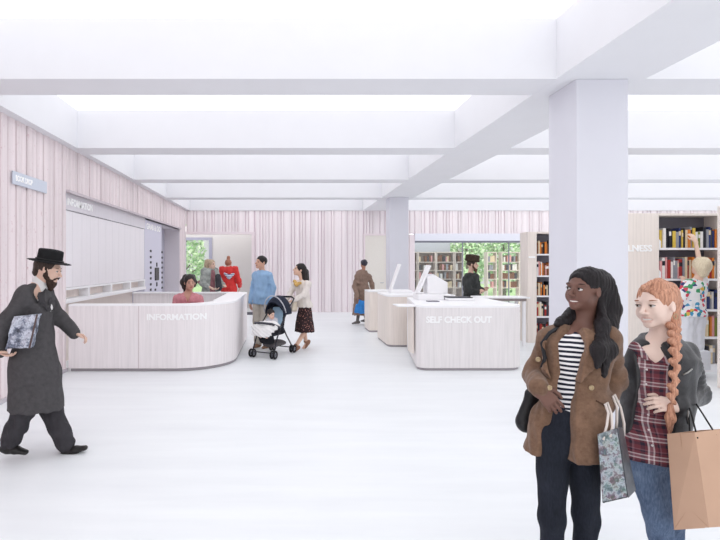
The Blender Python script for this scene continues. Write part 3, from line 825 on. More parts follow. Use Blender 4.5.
# ------------------------------------------------------------------ people: engine
def frame(f, roll=0.0):
    """columns: right-hand side (as seen from the face looking out: f x up), face direction, up"""
    f = nrm(f); r = nrm(np.cross(f, (0, 0, 1))); u = np.cross(r, f)
    if roll:
        c, s_ = math.cos(roll), math.sin(roll); r, u = c * r + s_ * u, c * u - s_ * r
    return np.stack([r, f, u], 1)
def rotv(v, axis, ang):
    v, k = np.array(v, float), nrm(axis)
    return v * math.cos(ang) + np.cross(k, v) * math.sin(ang) + k * np.dot(k, v) * (1 - math.cos(ang))
class Head:
    def __init__(s, c, f, sc=1.0, roll=0.0):
        s.c, s.R, s.s = np.array(c, float), frame(f, roll), sc
    def p(s, x, y, z): return s.c + s.s * (s.R @ np.array((x, y, z), float))
    def e(s, c, r): return ell(s.p(*c), np.array(r, float) * s.s, s.R)
    def cap(s, a, b, ra, rb): return ecap(s.p(*a), s.p(*b), ra * s.s, rb * s.s)
    def sculpt(s, S, smile=0.0, male=False, fine=True):
        k = s.s
        S.add(s.e((0, -.014, .026), (.072, .092, .074)), .0)
        S.add(s.e((0, .030, -.022), (.054, .056, .074)), .03 * k)
        S.add(s.e((0, .024, -.060), (.044 + .006 * male, .050, .034)), .028 * k)
        S.add(s.e((0, .069, -.091), (.017 + .005 * male, .015, .014)), .026 * k)
        if fine:
            for q in (-1, 1):
                S.add(s.e((q * .037, .054, -.027), (.020, .020, .019)), .02 * k)
                S.add(s.e((q * .030, .074, .021), (.024, .010, .007)), .014 * k)
                S.sub(s.e((q * .031, .094, .001), (.019, .013, .012)), .012 * k)
                S.add(s.e((q * .031, .0755, .001), (.0148, .0138, .0138)), .003 * k)      # eyelids
                S.sub(s.e((q * .0315, .092, -.0005), (.0158, .020, .0050)), .001 * k)
                S.add(s.e((q * .073, .002, -.010), (.008, .015, .026)), .006 * k)
                S.sub(s.e((q * .082, .005, -.008), (.006, .008, .015)), .004 * k)
            S.add(s.cap((0, .082, .012), (0, .107, -.028), .0072, .0095), .010 * k)
            S.add(s.e((0, .111, -.031), (.0095, .0085, .008)), .008 * k)
            for q in (-1, 1): S.add(s.e((q * .0125, .096, -.035), (.0070, .010, .0065)), .007 * k)
            U, L = s.lips(smile)
            for t in U + L: S.add(t, .005 * k)
            if smile:
                for q in (-1, 1): S.add(s.e((q * .041, .054, -.044), (.014, .016, .016)), .02 * k)
                S.sub(s.e((0, .092, -.0640), (.021, .022, .0038)), .001 * k)
                for q in (-1, 1): S.sub(s.e((q * .017, .085, -.0625), (.010, .018, .0030)), .001 * k)
        else:
            for q in (-1, 1):
                S.sub(s.e((q * .031, .098, .002), (.018, .014, .012)), .014 * k)
                S.add(s.e((q * .075, -.008, -.008), (.010, .018, .029)), .006 * k)
            S.add(s.cap((0, .082, .010), (0, .106, -.030), .010, .014), .012 * k)
            S.add(s.e((0, .082, -.060), (.022, .012, .010)), .012 * k)
    def lips(s, smile):
        o = .0045 * smile; w = .022 + .008 * smile; c = .004 * smile
        up = [(-w, .068, -.0600 + c), (-w * .5, .0820, -.0575 + o * .3), (0, .0850, -.0585 + o * .3), (w * .5, .0820, -.0575 + o * .3), (w, .068, -.0600 + c)]
        lo = [(-w, .068, -.0610 + c), (-w * .55, .0800, -.0685 - o), (0, .0840, -.0700 - o), (w * .55, .0800, -.0685 - o), (w, .068, -.0610 + c)]
        f = lambda P_, r: [s.cap(P_[i], P_[i + 1], r[i], r[i + 1]) for i in range(4)]
        return f(up, (.0020, .0036, .0040, .0036, .0020)), f(lo, (.0020, .0044, .0052, .0044, .0020))
    def paint(s, lip, smile=0, brow=None, far=False):
        U, L = s.lips(smile)
        R_ = [(t, lip, .004) for t in U + L] if not far else [(s.e((0, .086, -.058), (.024, .02, .008)), lip, .006)]
        if far:
            for q in (-1, 1):
                R_ += [(s.e((q * .031, .086, .001), (.014, .02, .007)), (.03, .025, .025), .006), (s.e((q * .031, .088, .020), (.018, .02, .004)), brow or (.03, .025, .02), .006)]
        return R_
    def eyes(s, parent, iris, brow, lash=(.02, .015, .015, 1), gaze=None, smile=0, liner=.0017):
        g = nrm(s.R @ np.array((0, 1, 0)) if gaze is None else gaze)
        wm = M('eye_white', rgb(214, 208, 206), .3); im = M('iris_%d_%d_%d' % tuple(int(x * 255) for x in iris[:3]), iris, .2); pm = M('pupil', rgb(12, 10, 10), .15)
        bmat = M('brow_%d_%d_%d' % tuple(int(x * 255) for x in brow[:3]), brow, .8); lm = M('lash', lash, .7)
        for q in (-1, 1):
            c = s.p(q * .031, .0755, .001)
            bm = B(); bmesh.ops.create_uvsphere(bm, u_segments=20, v_segments=12, radius=.0122 * s.s)
            rot = Vector((0, 0, 1)).rotation_difference(Vector(tuple(g))).to_matrix().to_4x4()
            for f in bm.faces:
                z = f.calc_center_median().normalized().z
                f.material_index = 2 if z > .955 else 1 if z > .82 else 0
                f.smooth = True
            bmesh.ops.transform(bm, matrix=Matrix.Translation(tuple(c + org(parent))) @ rot, verts=bm.verts)
            obj('eye', bm, [wm, im, pm], parent)
            bm = B(); O = org(parent)
            pts = [s.p(q * (.0315 + .0165 * t), .0890 - .0085 * t * t - .001 * abs(t), .0020 + .0042 * (1 - t * t)) for t in np.linspace(-1, 1, 9)]
            tube(bm, [O + p for p in pts], [.0006 * s.s] + [liner * s.s] * 7 + [.0008 * s.s], 5); obj('eyelash', bm, lm, parent)
            bm = B()
            pts = [s.p(q * (.032 + .021 * t), .0845 - .012 * max(t, 0) ** 2, .0220 + .0040 * (1 - (t - .3) ** 2)) for t in np.linspace(-1, 1, 9)]
            tube(bm, [O + p for p in pts], [.0012] + [.0026 * s.s] * 5 + [.0020, .0015, .0008], 6); obj('eyebrow', bm, bmat, parent)
        if smile:
            S = Sdf()
            T_ = [(-.021, .0690, -.0595), (-.011, .0775, -.0625), (0, .0805, -.0635), (.011, .0775, -.0625), (.021, .0690, -.0595)]
            for i in range(4): S.add(ecap(s.p(*T_[i]), s.p(*T_[i + 1]), .0058 * s.s, .0058 * s.s), .002)
            sdf_obj('teeth', S, .0022, M('teeth', rgb(236, 230, 226), .3), parent)

def hand(S, wr, d, pn, th, sc=1.0, curl=.4, spread=.1, k=.008, thumb=.6, rad=.0082):
    """palm, four bent fingers and a thumb; d: along the hand, pn: out of the palm, th: towards the thumb side"""
    d = nrm(d); th = np.array(th, float); th = nrm(th - d * np.dot(th, d)); pn = np.array(pn, float); n = nrm(np.cross(d, th)); n = n if np.dot(n, pn) > 0 else -n
    wr = np.array(wr, float)
    S.add(ecap(wr - d * .02 * sc, wr + d * .02 * sc, (.024 * sc, .018 * sc), (.030 * sc, .015 * sc), th), .02 * sc)
    S.add(ecap(wr + d * .02 * sc, wr + d * .078 * sc, (.031 * sc, .0145 * sc), (.037 * sc, .0125 * sc), th), .015 * sc)
    for i, (o, L) in enumerate(((.028, .070), (.0095, .079), (-.0095, .074), (-.027, .058))):
        b = wr + d * (.082 - .006 * (i in (0, 3))) * sc + th * o * sc
        dd = nrm(d + th * spread * (1.5 - i) * .5)
        ax = np.cross(dd, n)
        pts = [b - dd * .02 * sc, b]; ang = 0
        for seg, a in ((.45, .55), (.31, .9), (.24, .6)):
            ang += a * curl * (1 + .12 * i)
            v = rotv(dd, ax, ang); pts.append(pts[-1] + v * L * seg * sc)
        r = rad * sc * (1.0, 1.03, 1.0, .88)[i]
        S.chain(pts, [r, r * 1.04, r, r * .93, r * .82], k * .6 * sc, th)
    b = wr + d * .022 * sc + th * .026 * sc + n * .006 * sc
    t1 = nrm(d * .75 + th * thumb + n * .35)
    p1 = b + t1 * .036 * sc; p2 = p1 + nrm(d * .9 + th * thumb * .35 + n * .3) * .031 * sc; p3 = p2 + nrm(d + n * .25) * .024 * sc
    S.chain([b, p1, p2, p3], [.0135 * sc, .0105 * sc, .0095 * sc, .0082 * sc], k * sc)

class Fig:
    """joints in metres relative to the person's base point; the person faces the heading (0 = towards -Y, turning to +X is +90)"""
    def __init__(s, name, label, loc, H=1.70, heading=0, skin=(225, 190, 175), vox=.012, group=None, cat='person'):
        s.loc = np.array(loc, float); s.root = thing(name, label, cat, s.loc, group)
        s.s = H / 1.70; s.vox = vox; a = math.radians(heading)
        s.Rz = np.array(((math.cos(a), -math.sin(a), 0), (math.sin(a), math.cos(a), 0), (0, 0, 1)))
        s.fwd = s.Rz @ np.array((0, -1, 0)); s.rt = s.Rz @ np.array((1, 0, 0))
        s.skin = rgb(*skin); s.J = {}
        D = dict(head=(0, -.02, 1.585), neck=(0, .015, 1.43), chest=(0, 0, 1.28), waist=(0, 0, 1.07), hip=(0, 0, .93),
                 shL=(.165, .01, 1.385), shR=(-.165, .01, 1.385), elL=(.215, .035, 1.11), elR=(-.215, .035, 1.11), wrL=(.22, -.03, .87), wrR=(-.22, -.03, .87),
                 hipL=(.085, 0, .89), hipR=(-.085, 0, .89), knL=(.09, -.015, .49), knR=(-.09, -.015, .49), anL=(.09, .03, .085), anR=(-.09, .03, .085))
        for k, v in D.items(): s.set(k, v)
        s.toe = dict(L=s.fwd, R=s.fwd)
        s.hdir = dict(L=(0, 0, -1), R=(0, 0, -1)); s.hpn = dict(L=-s.rt, R=s.rt); s.hth = dict(L=s.fwd, R=s.fwd); s.curl = dict(L=.45, R=.45)
        s.face = s.fwd; s.roll = 0; s.hs = 1.0
    def set(s, k, v): s.J[k] = s.Rz @ (np.array(v, float) * s.s)
    def px(s, k, x, y, dy=0.0): s.J[k] = P(x, y, s.loc[1] + dy) - s.loc; return s.J[k]
    def q(s, x, y, dy=0.0): return P(x, y, s.loc[1] + dy) - s.loc
    def head(s): return Head(s.J['head'], s.face, s.s * s.hs, s.roll)
    def body(s, lip=(170, 110, 105), smile=0, male=False, fine=False, brow=None, feet=True, thin=1.0, far=True, hands='LR', neckr=.05, mat=None):
        J, k = s.J, s.s; S = Sdf(); H = s.head(); H.sculpt(S, smile, male, fine)
        S.add(ecap(J['neck'] - (0, 0, .02 * k), H.p(0, -.02, -.045), (neckr * k * (1.12 if male else 1)), neckr * .95 * k), .025 * k)
        t = thin
        S.add(ecap(J['neck'] - (0, 0, .03 * k), J['neck'] * .5 + J['chest'] * .5, (.10 * k, .06 * k), (.14 * t * k, .085 * k), s.rt), .04 * k)
        S.add(ecap(J['chest'] + (0, 0, .06 * k), J['waist'], (.145 * t * k, .095 * k), (.12 * t * k, .085 * k), s.rt), .04 * k)
        S.add(ecap(J['waist'], J['hip'], (.12 * t * k, .085 * k), (.145 * t * k, .10 * k), s.rt), .04 * k)
        for a in 'LR':
            S.chain([J['neck'] * .35 + J['sh' + a] * .65, J['sh' + a], J['el' + a], J['wr' + a]], [.05 * t * k, .046 * t * k, .034 * t * k, .0235 * t * k], .03 * k)
            if a in hands: hand(S, J['wr' + a], s.hdir[a], s.hpn[a], s.hth[a], k * .98, s.curl[a], k=.007 if fine else .003, rad=.0082 if fine else .0098)
            S.chain([J['hip' + a], J['kn' + a], J['an' + a]], [.075 * k * t, .048 * k * t, .034 * k * t], .03 * k)
            f = nrm(s.toe[a]); an = J['an' + a]
            S.add(ecap(an - f * .03 * k - (0, 0, .045 * k), an + f * .12 * k - (0, 0, .058 * k), (.030 * k, .026 * k), (.034 * k, .02 * k), s.rt), .03 * k)
        s.S = S
        pt = H.paint(rgb(*lip), smile, brow, far)
        return sdf_obj('body', S, s.vox, mat or M('skin', (1, 1, 1, 1), .5, .03, ns=30, attr=True, spec=.35), s.root, base=s.skin, paint=pt)
    def shoes(s, mat, h=None, kind='shoe', sole=None):
        k = s.s
        for a in 'LR':
            f = nrm(s.toe[a]); an = s.J['an' + a]; r = np.cross(f, (0, 0, 1)); up = nrm(np.cross(r, f))
            S = Sdf()
            S.add(ecap(an - f * .04 * k - up * .048 * k, an + f * .06 * k - up * .05 * k, (.039 * k, .034 * k), (.042 * k, .032 * k), r), .02)
            S.add(ecap(an + f * .06 * k - up * .05 * k, an + f * .145 * k - up * .062 * k, (.044 * k, .03 * k), (.034 * k, .02 * k), r), .02)
            S.add(ecap(an - up * .05 * k, an + up * .01 * k, .042 * k, .04 * k), .02)
            S.cut(half(an - up * .083 * k, -up))
            sdf_obj(kind, S, min(s.vox, .009) if h is None else h, mat, s.root)
    def trousers(s, mat, name='trousers', r=(.092, .07, .062, .06), cut=.06, wr=.0035, h=None, w=.165, d=.118, top=.03, seed=3):
        J, k = s.J, s.s; S = Sdf()
        S.add(ecap(J['waist'] * .45 + J['hip'] * .55, J['hip'] - (0, 0, .03 * k), (w * .9 * k, d * .9 * k), (w * k, d * k), s.rt), 0)
        for a in 'LR':
            m = J['kn' + a] * .5 + J['an' + a] * .5
            e = J['an' + a] + (J['kn' + a] - J['an' + a]) * cut
            S.chain([J['hip' + a], J['kn' + a], m, e], [r[0] * k, r[1] * k, r[2] * k, r[3] * k], .03 * k)
        if wr: S.disp(wob(55 / k, wr, seed, (1, 1, .7)))
        s.Str = S
        return sdf_obj(name, S, h or s.vox, mat, s.root)
    def top(s, name, mat, hem, infl=.016, sr=(.060, .048, .040), sl=1.0, w=None, k0=.035, wr=.004, h=None, flare=(0, 0), seed=1, neck_cut=.005, chestw=.155, chestd=.11, ops=None, collar=0):
        """shirt / coat: torso shells down to z = hem (metres above the base), sleeves to the fraction sl of the forearm"""
        J, k = s.J, s.s; S = Sdf(); i = infl
        S.add(ecap(J['neck'] - (0, 0, .045 * k), J['neck'] * .4 + J['chest'] * .6, (.10 * k, .062 * k), ((chestw - .005) * k, (chestd - .012) * k), s.rt), 0)
        S.add(ecap(J['chest'] + (0, 0, .05 * k), J['waist'], (chestw * k, chestd * k), ((chestw - .02) * k + i * .5, (chestd - .012) * k + i * .5), s.rt), k0 * k)
        S.add(ecap(J['waist'], J['hip'], ((chestw - .02) * k + i * .5, (chestd - .012) * k + i * .5), ((chestw + .005) * k + i, (chestd) * k + i), s.rt), k0 * k)
        if hem < J['hip'][2] - .02:
            d = nrm(J['hip'] - J['waist']); L = (J['hip'][2] - hem) / max(.3, -d[2]); d = np.array((d[0] * .3, d[1] * .3, -1.0))
            b = J['hip'] + d * (J['hip'][2] - hem + .1); 
            S.add(ecap(J['hip'], b, ((chestw + .005) * k + i, chestd * k + i), ((chestw + .005) * k + i + flare[0], chestd * k + i + flare[1]), s.rt), k0 * k)
        S.cut(half((0, 0, hem), (0, 0, -1)))
        for a in 'LR':
            e = J['el' + a] + (J['wr' + a] - J['el' + a]) * sl
            S.chain([J['neck'] * .4 + J['sh' + a] * .6 - (0, 0, .012 * k), J['sh' + a], J['el' + a], e], [sr[0] * .95 * k, sr[0] * k, sr[1] * k, sr[2] * k], .035 * k)
        if collar: S.add(ecap(J['neck'] - (0, 0, .03 * k), J['neck'] + (0, 0, collar * k), (.068 * k, .066 * k), (.062 * k, .06 * k), s.rt), .01 * k)
        if ops: ops(S)
        if wr: S.disp(wob(42 / k, wr, seed, (1, 1, .8)))
        if name is None: return S
        return sdf_obj(name, S, h or s.vox, mat, s.root)
    def skirt(s, name, mat, z0, z1, r0, r1, wr=.008, h=None, seed=2):
        J, k = s.J, s.s; S = Sdf()
        c = J['hip'].copy(); a = np.array((c[0], c[1], z0)); b = np.array((J['knL'] * .5 + J['knR'] * .5)); b = np.array((b[0], b[1], z1 - .08))
        S.add(ecap(a, b, r0, r1, s.rt), 0); S.cut(half((0, 0, z1), (0, 0, -1)))
        if wr: S.disp(wob(45, wr, seed, (1.4, 1.4, .1)))
        return sdf_obj(name, S, h or s.vox, mat, s.root)
    def hair(s, mat, adds=(), front=(.072, .075, .108), fpos=(0, .088, -.036), cap=(.083, .101, .084), cpos=(0, -.016, .034), h=None, strands=.0025, freq=(220, 220, 25), cutz=None, name='hair', blend=.02):
        H = s.head(); S = Sdf()
        S.add(H.e(cpos, cap), 0)
        S.sub(H.e(fpos, front), .008 * s.s)
        if cutz is not None: S.cut(half(H.p(0, 0, cutz), -H.R[:, 2]))
        for pts, rs in adds: S.chain(pts, rs, blend * s.s)
        if strands:
            r = np.random.RandomState(5); fr = np.array(freq, float) / s.s
            S.disp(wob(1, strands * s.s, 7, fr, 4))
        return sdf_obj(name, S, h or s.vox, mat, s.root)
def hairmat(name, c, hi, rough=.42):
    if name in _M: return _M[name]
    m, t, b = nt(name)
    n = noise(t, coords(t, (90, 90, 6)), 1.6, 5, .65)
    t.links.new(ramp(t, n, ((.3, c), (.62, hi))), b.inputs['Base Color'])
    b.inputs['Roughness'].default_value = rough; b.inputs['Specular IOR Level'].default_value = .22
    bump(t, b, n, .5, .006)
    _M[name] = m
    return m
def cloth(name, c, var=.12, ns=14, rough=.85, b=.25, bns=60, sheen=.0): return _M[name] if name in _M else M(name, rgb(*c), rough, var, ns=ns, bmp=b, bns=bns, sheen=sheen, spec=.2)
def surf_y(S, x, z, y0=-.45, y1=.3):
    """y of the first surface of the shape seen from the front at (x, z)"""
    ys = np.linspace(y0, y1, 400).astype(np.float32); X = np.full_like(ys, x); Z = np.full_like(ys, z); F = np.full_like(ys, 1.0)
    for o, p, k in S.ops:
        if o == '+': F = smin(F, p.fn(X, ys, Z), k)
        elif o == '-': F = -smin(-F, p.fn(X, ys, Z), k)
        elif o == '&': F = np.maximum(F, p.fn(X, ys, Z))
        else: F = F + p(X, ys, Z)
    w = np.nonzero(F < 0)[0]
    return float(ys[w[0]]) if len(w) else 0.0
def inflated(S, d):
    """same shape grown by d"""
    T = Sdf(); T.ops = list(S.ops); T.ops.append(('~', lambda X, Y, Z: np.float32(-d), 0)); return T
# ------------------------------------------------------------------ the two women in front
def suede_mat():
    m, t, b = nt('brown_suede')
    v = coords(t); n1 = noise(t, v, 7, 5, .65); n2 = noise(t, v, 60, 4, .7)
    c = ramp(t, n1, ((.28, rgb(92, 70, 57)), (.5, rgb(114, 88, 71)), (.72, rgb(142, 112, 92))))
    c = mix(t, .35, c, ramp(t, n2, ((.3, rgb(86, 65, 53)), (.7, rgb(146, 116, 96)))))
    t.links.new(c, b.inputs['Base Color']); b.inputs['Roughness'].default_value = .9; b.inputs['Specular IOR Level'].default_value = .15
    b.inputs['Sheen Weight'].default_value = .15
    bump(t, b, n2, .35, .004)
    return m
def stripe_mat(name, dark, light, period, duty=.5, axis='Z', wav=.003):
    m, t, b = nt(name)
    c = t.nodes.new('ShaderNodeTexCoord'); sp = t.nodes.new('ShaderNodeSeparateXYZ'); t.links.new(c.outputs['Object'], sp.inputs[0])
    n = noise(t, c.outputs['Object'], 8, 2)
    ad = t.nodes.new('ShaderNodeMath'); ad.operation = 'MULTIPLY_ADD'; t.links.new(n, ad.inputs[0]); ad.inputs[1].default_value = wav * 4; t.links.new(sp.outputs[axis], ad.inputs[2])
    dv = t.nodes.new('ShaderNodeMath'); dv.operation = 'MULTIPLY'; dv.inputs[1].default_value = 1 / period; t.links.new(ad.outputs[0], dv.inputs[0])
    fr = t.nodes.new('ShaderNodeMath'); fr.operation = 'FRACT'; t.links.new(dv.outputs[0], fr.inputs[0])
    t.links.new(ramp(t, fr.outputs[0], ((0, dark), (duty, light)), 'CONSTANT'), b.inputs['Base Color'])
    b.inputs['Roughness'].default_value = .85; b.inputs['Specular IOR Level'].default_value = .2
    return m
def denim(name, lo, hi, fade):
    m, t, b = nt(name)
    v = coords(t); n1 = noise(t, v, 5, 4, .6); n2 = noise(t, coords(t, (1, 1, .25)), 160, 2, .6)
    c = mix(t, .3, ramp(t, n1, ((.3, lo), (.6, hi), (.8, fade))), ramp(t, n2, ((.35, lo), (.7, fade))))
    t.links.new(c, b.inputs['Base Color']); b.inputs['Roughness'].default_value = .85; b.inputs['Specular IOR Level'].default_value = .2
    bump(t, b, n2, .3, .003)
    return m
gold = M('brass', rgb(178, 158, 128), .35, metal=.7)
W1 = Fig('person', 'woman with long black hair in an open brown suede coat and striped shirt, holding shopping', (P(572, 0, 2.3)[0], 2.3, 0), H=1.63, skin=(112, 80, 70), vox=.0045)
w = W1
for k, v in dict(head=(585.3, 289.6, 0), neck=(583, 328, .02), chest=(577, 358, .0), waist=(574, 396, .0), hip=(570, 428, .0),
                 shR=(551, 339, .07), shL=(608, 339, -.05), elR=(534, 375, .12), elL=(615, 379, .10), wrR=(539, 388.5, -.10), wrL=(604, 407, -.05),
                 hipR=(553, 437, .0), hipL=(583, 437, .0), knR=(552, 518, -.02), knL=(586, 516, .0), anR=(553, 597, .02), anL=(582, 597, .04)).items(): w.px(k, *v)
w.face = (-.92, -.38, .08); w.roll = .05; w.hs = .96; w.rt = nrm((.9, -.38, 0))
w.hdir = dict(R=(.62, -.22, -.78), L=(-.25, -.1, -.9)); w.hpn = dict(R=(.3, .9, -.1), L=(-.2, .9, 0)); w.hth = dict(R=(.75, -.1, .6), L=(-.9, -.2, .2)); w.curl = dict(R=.38, L=.3)
w.toe = dict(L=(.15, -.98, 0), R=(-.12, -.98, 0))
w.body(lip=(132, 74, 74), smile=.9, fine=True, far=False, neckr=.046, thin=.9)
w.head().eyes(w.root, rgb(40, 26, 20), rgb(24, 18, 18), smile=1, gaze=(-.97, -.2, .06))
black_hair = hairmat('black_hair', rgb(15, 13, 15), rgb(38, 33, 36), .5)
q = w.q; H = w.head()
w.hair(black_hair, adds=[
    ([q(588, 277, -.01), q(601, 284, .02), q(606, 300, .04), q(607, 325, .0), q(607, 350, -.11), q(604, 376, -.185)], [.035, .038, .038, .036, .030, .010]),
    ([q(597, 283, .05), q(600, 312, .09), q(599, 340, .09)], [.05, .048, .025]),
    ([q(600, 300, -.005), q(602, 325, -.08), q(599, 350, -.165), q(597, 367, -.185)], [.016, .022, .022, .008]),
    ([q(606, 292, .02), q(613, 310, .03), q(616, 323, .02)], [.03, .022, .006]),
    ([q(588, 300, .08), q(572, 317, .05), q(562, 323, .02), q(556, 325, .0)], [.045, .03, .018, .006])],
    front=(.074, .074, .122), fpos=(.0, .104, -.044), cap=(.079, .100, .076), cpos=(0, -.016, .034), h=.0045, strands=.0022, blend=.05)
suede = suede_mat()
jeans1 = denim('black_denim', rgb(22, 25, 33), rgb(34, 38, 48), rgb(46, 50, 62))
# striped top
def shirt_ops(S): S.cut(half(q(578, 331, -.08), (-.05, -.55, .85)))
w.top('shirt', stripe_mat('navy_white_stripes', rgb(34, 36, 50), rgb(232, 230, 232), .0215, .5), q(0, 421)[2], infl=.0, sr=(.042, .036, .03), sl=-.3, chestw=.132, chestd=.104, wr=.002, h=.006, ops=shirt_ops)
w.trousers(jeans1, 'jeans', r=(.083, .056, .046, .042), w=.158, d=.112, h=.006, wr=.0025)
w.shoes(M('black_boot', rgb(30, 30, 34), .5), kind='boot')
# coat
open1 = [q(x, y, -.11)[[0, 2]] for x, y in ((562, 326), (557, 346), (556.5, 372), (557, 402), (549, 430), (540.5, 470), (572, 470), (574, 425), (577, 400), (583, 372), (589, 345), (588, 326))]
def coat_ops(S):
    S.sub(polyext(open1, -.5, -.035), .006)
    S.sub(ecap(q(578, 322, -.02), q(584, 300, 0), .062, .075), .01)
    S.add(ecap(q(596, 330, -.03), q(603, 326, .07), .028, .03, (0, 0, 1)), .02); S.add(ecap(q(566, 329, .0), q(563, 326, .06), .022, .025), .02)
    S.add(ecap(q(599, 326, .07), q(566, 325, .08), .032, .03), .02)
S1 = w.top(None, None, q(0, 453)[2], infl=.018, sr=(.054, .050, .046), sl=.93, chestw=.147, chestd=.122, wr=.0032, flare=(.045, .03), ops=coat_ops, seed=8)
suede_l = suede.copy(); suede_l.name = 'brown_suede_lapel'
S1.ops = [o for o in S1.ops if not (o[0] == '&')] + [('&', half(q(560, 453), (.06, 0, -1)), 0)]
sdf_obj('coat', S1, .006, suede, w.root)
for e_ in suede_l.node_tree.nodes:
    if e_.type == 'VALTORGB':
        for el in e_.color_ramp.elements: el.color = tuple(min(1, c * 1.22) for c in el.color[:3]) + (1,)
def patch(S, grow, pts, name, h, mat, root, y0=-.6, y1=.02, u=w, dy=-.11):
    T = inflated(S, grow)
    T.ops.append(('&', polyext([u.q(*p, dy)[[0, 2]] for p in pts], y0, y1), 0))
    return sdf_obj(name, T, h, mat, root)
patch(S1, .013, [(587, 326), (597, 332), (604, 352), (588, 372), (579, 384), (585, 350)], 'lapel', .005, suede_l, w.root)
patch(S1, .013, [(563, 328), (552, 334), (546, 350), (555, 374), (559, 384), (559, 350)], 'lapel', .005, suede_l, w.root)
for x0, y0 in ((592.8, 364), (591, 387.6), (551.4, 364.4), (549.8, 388)):
    p = q(x0, y0, -.12); y = surf_y(S1, p[0], p[2]); p = np.array((p[0], y, p[2]))
    bm = B(); O = w.loc
    tube(bm, [O + p + (.009 * math.cos(a), -.006, .009 * math.sin(a)) for a in np.linspace(0, 2 * math.pi, 15)[:-1]], .0035, 6, closed=True); cyl(bm, O + p + (0, -.006, 0), .007, .01, 12, 'y')
    obj('button', bm, gold, w.root)
bm = B(); O = w.loc
pk = [q(x, y, -.10) for x, y in ((592, 399), (599, 402.5), (606, 408))]
tube(bm, [O + (p[0], surf_y(S1, p[0], p[2]) - .001, p[2]) for p in pk], .004, 6); obj('pocket_edge', bm, M('dark_suede', rgb(78, 56, 44), .9), w.root)
a_, b_ = w.J['elR'], w.J['wrR']; Sc = Sdf().add(ecap(a_ + (b_ - a_) * .88, a_ + (b_ - a_) * .945, .037, .034), 0); sdf_obj('cuff', Sc, .005, M('black_knit', rgb(28, 28, 32), .9), w.root)

# --- second woman -----------------------------------------------------
D2 = 2.42
W2 = Fig('person', 'red-haired woman with a long braid, black leather jacket and plaid shirt, carrying a paper bag', (P(660, 0, D2)[0], D2, 0), H=1.70, skin=(232, 206, 194), vox=.0045)
w = W2; q2 = w.q
for k, v in dict(head=(656.8, 304.5, 0), neck=(660, 342, .02), chest=(661, 372, .0), waist=(657, 410, .0), hip=(653, 447, .0),
                 shR=(642, 353, .0), shL=(685, 353, .02), elR=(635, 397, .06), elL=(697, 395, .09), wrR=(633, 436, .02), wrL=(677, 405, -.11),
                 hipR=(643, 460, .0), hipL=(664, 460, .01), knR=(658, 516, -.06), knL=(672, 516, .06), anR=(669, 597, .0), anL=(668, 592, .22)).items(): w.px(k, *v)
w.face = (-.94, -.34, -.05); w.roll = -.06; w.hs = 1.03; w.rt = nrm((.93, -.3, 0))
w.hdir = dict(L=(-.97, -.18, .12), R=(.05, -.1, -1)); w.hpn = dict(L=(.1, .75, -.6), R=(.9, .2, 0)); w.hth = dict(L=(.0, .55, .8), R=(-.1, -.9, 0)); w.curl = dict(L=.62, R=.4)
w.toe = dict(L=(-.1, -.95, -.3), R=(-.15, -.98, 0))
w.body(lip=(204, 136, 130), smile=1.25, fine=True, far=False, neckr=.045, thin=.9)
w.head().eyes(w.root, rgb(110, 92, 70), rgb(150, 96, 62), lash=rgb(70, 44, 34), smile=1, gaze=(-.98, -.16, -.04), liner=.0016)
red_hair = hairmat('copper_hair', rgb(146, 98, 76), rgb(212, 160, 134), .5)
w.hair(red_hair, adds=[
    ([q2(658, 284, -.03), q2(668, 290, .0), q2(673, 303, .01), q2(672, 318, .0)], [.030, .034, .034, .026]),
    ([q2(668, 300, .05), q2(670, 322, .03), q2(673, 330, -.02)], [.05, .04, .024]),
    ([q2(651, 282, -.05), q2(643, 287, -.065), q2(639.5, 297, -.05)], [.010, .008, .004])],
    front=(.074, .074, .124), fpos=(.004, .106, -.040), cap=(.079, .098, .080), cpos=(0, -.014, .034), h=.0045, strands=.002)
# braid: interlocking strands down the front of the shoulder
bp = [(672.5, 321, -.02), (674, 335, -.075), (675, 348, -.125), (675, 366, -.15), (673, 388, -.16), (671, 404, -.16)]
def along(pts, t):
    n = len(pts) - 1; i = min(int(t * n), n - 1); f = t * n - i
    return np.array(pts[i]) * (1 - f) + np.array(pts[i + 1]) * f
S = Sdf(); N = 17
for i in range(N):
    a = along(bp, i / (N - .001)); sd = 1 if i % 2 else -1; g = 1 - .35 * i / N
    p = q2(*a)
    S.add(ecap(p + np.array((sd * .017 * g, .0, .019)), p + np.array((-sd * .010 * g, -.008, -.016)), .019 * g, .013 * g), .004)
S.disp(wob(1, .0014, 3, (260, 260, 90), 4))
sdf_obj('braid', S, .004, red_hair, w.root)
S = Sdf().chain([q2(671, 406, -.15), q2(670.5, 418, -.15), q2(669, 433, -.14)], [.012, .02, .006], .01); S.disp(wob(1, .003, 4, (260, 260, 20), 4)); sdf_obj('braid_tail', S, .004, red_hair, w.root)
bm = B(); O = w.loc; c = w.head().p(-.080, .002, -.048); tube(bm, [O + c + (.009 * math.cos(a), 0, .013 * math.sin(a) - .006) for a in np.linspace(0, 6.28, 12)[:-1]], .0022, 5, closed=True); obj('earring', bm, gold, w.root)
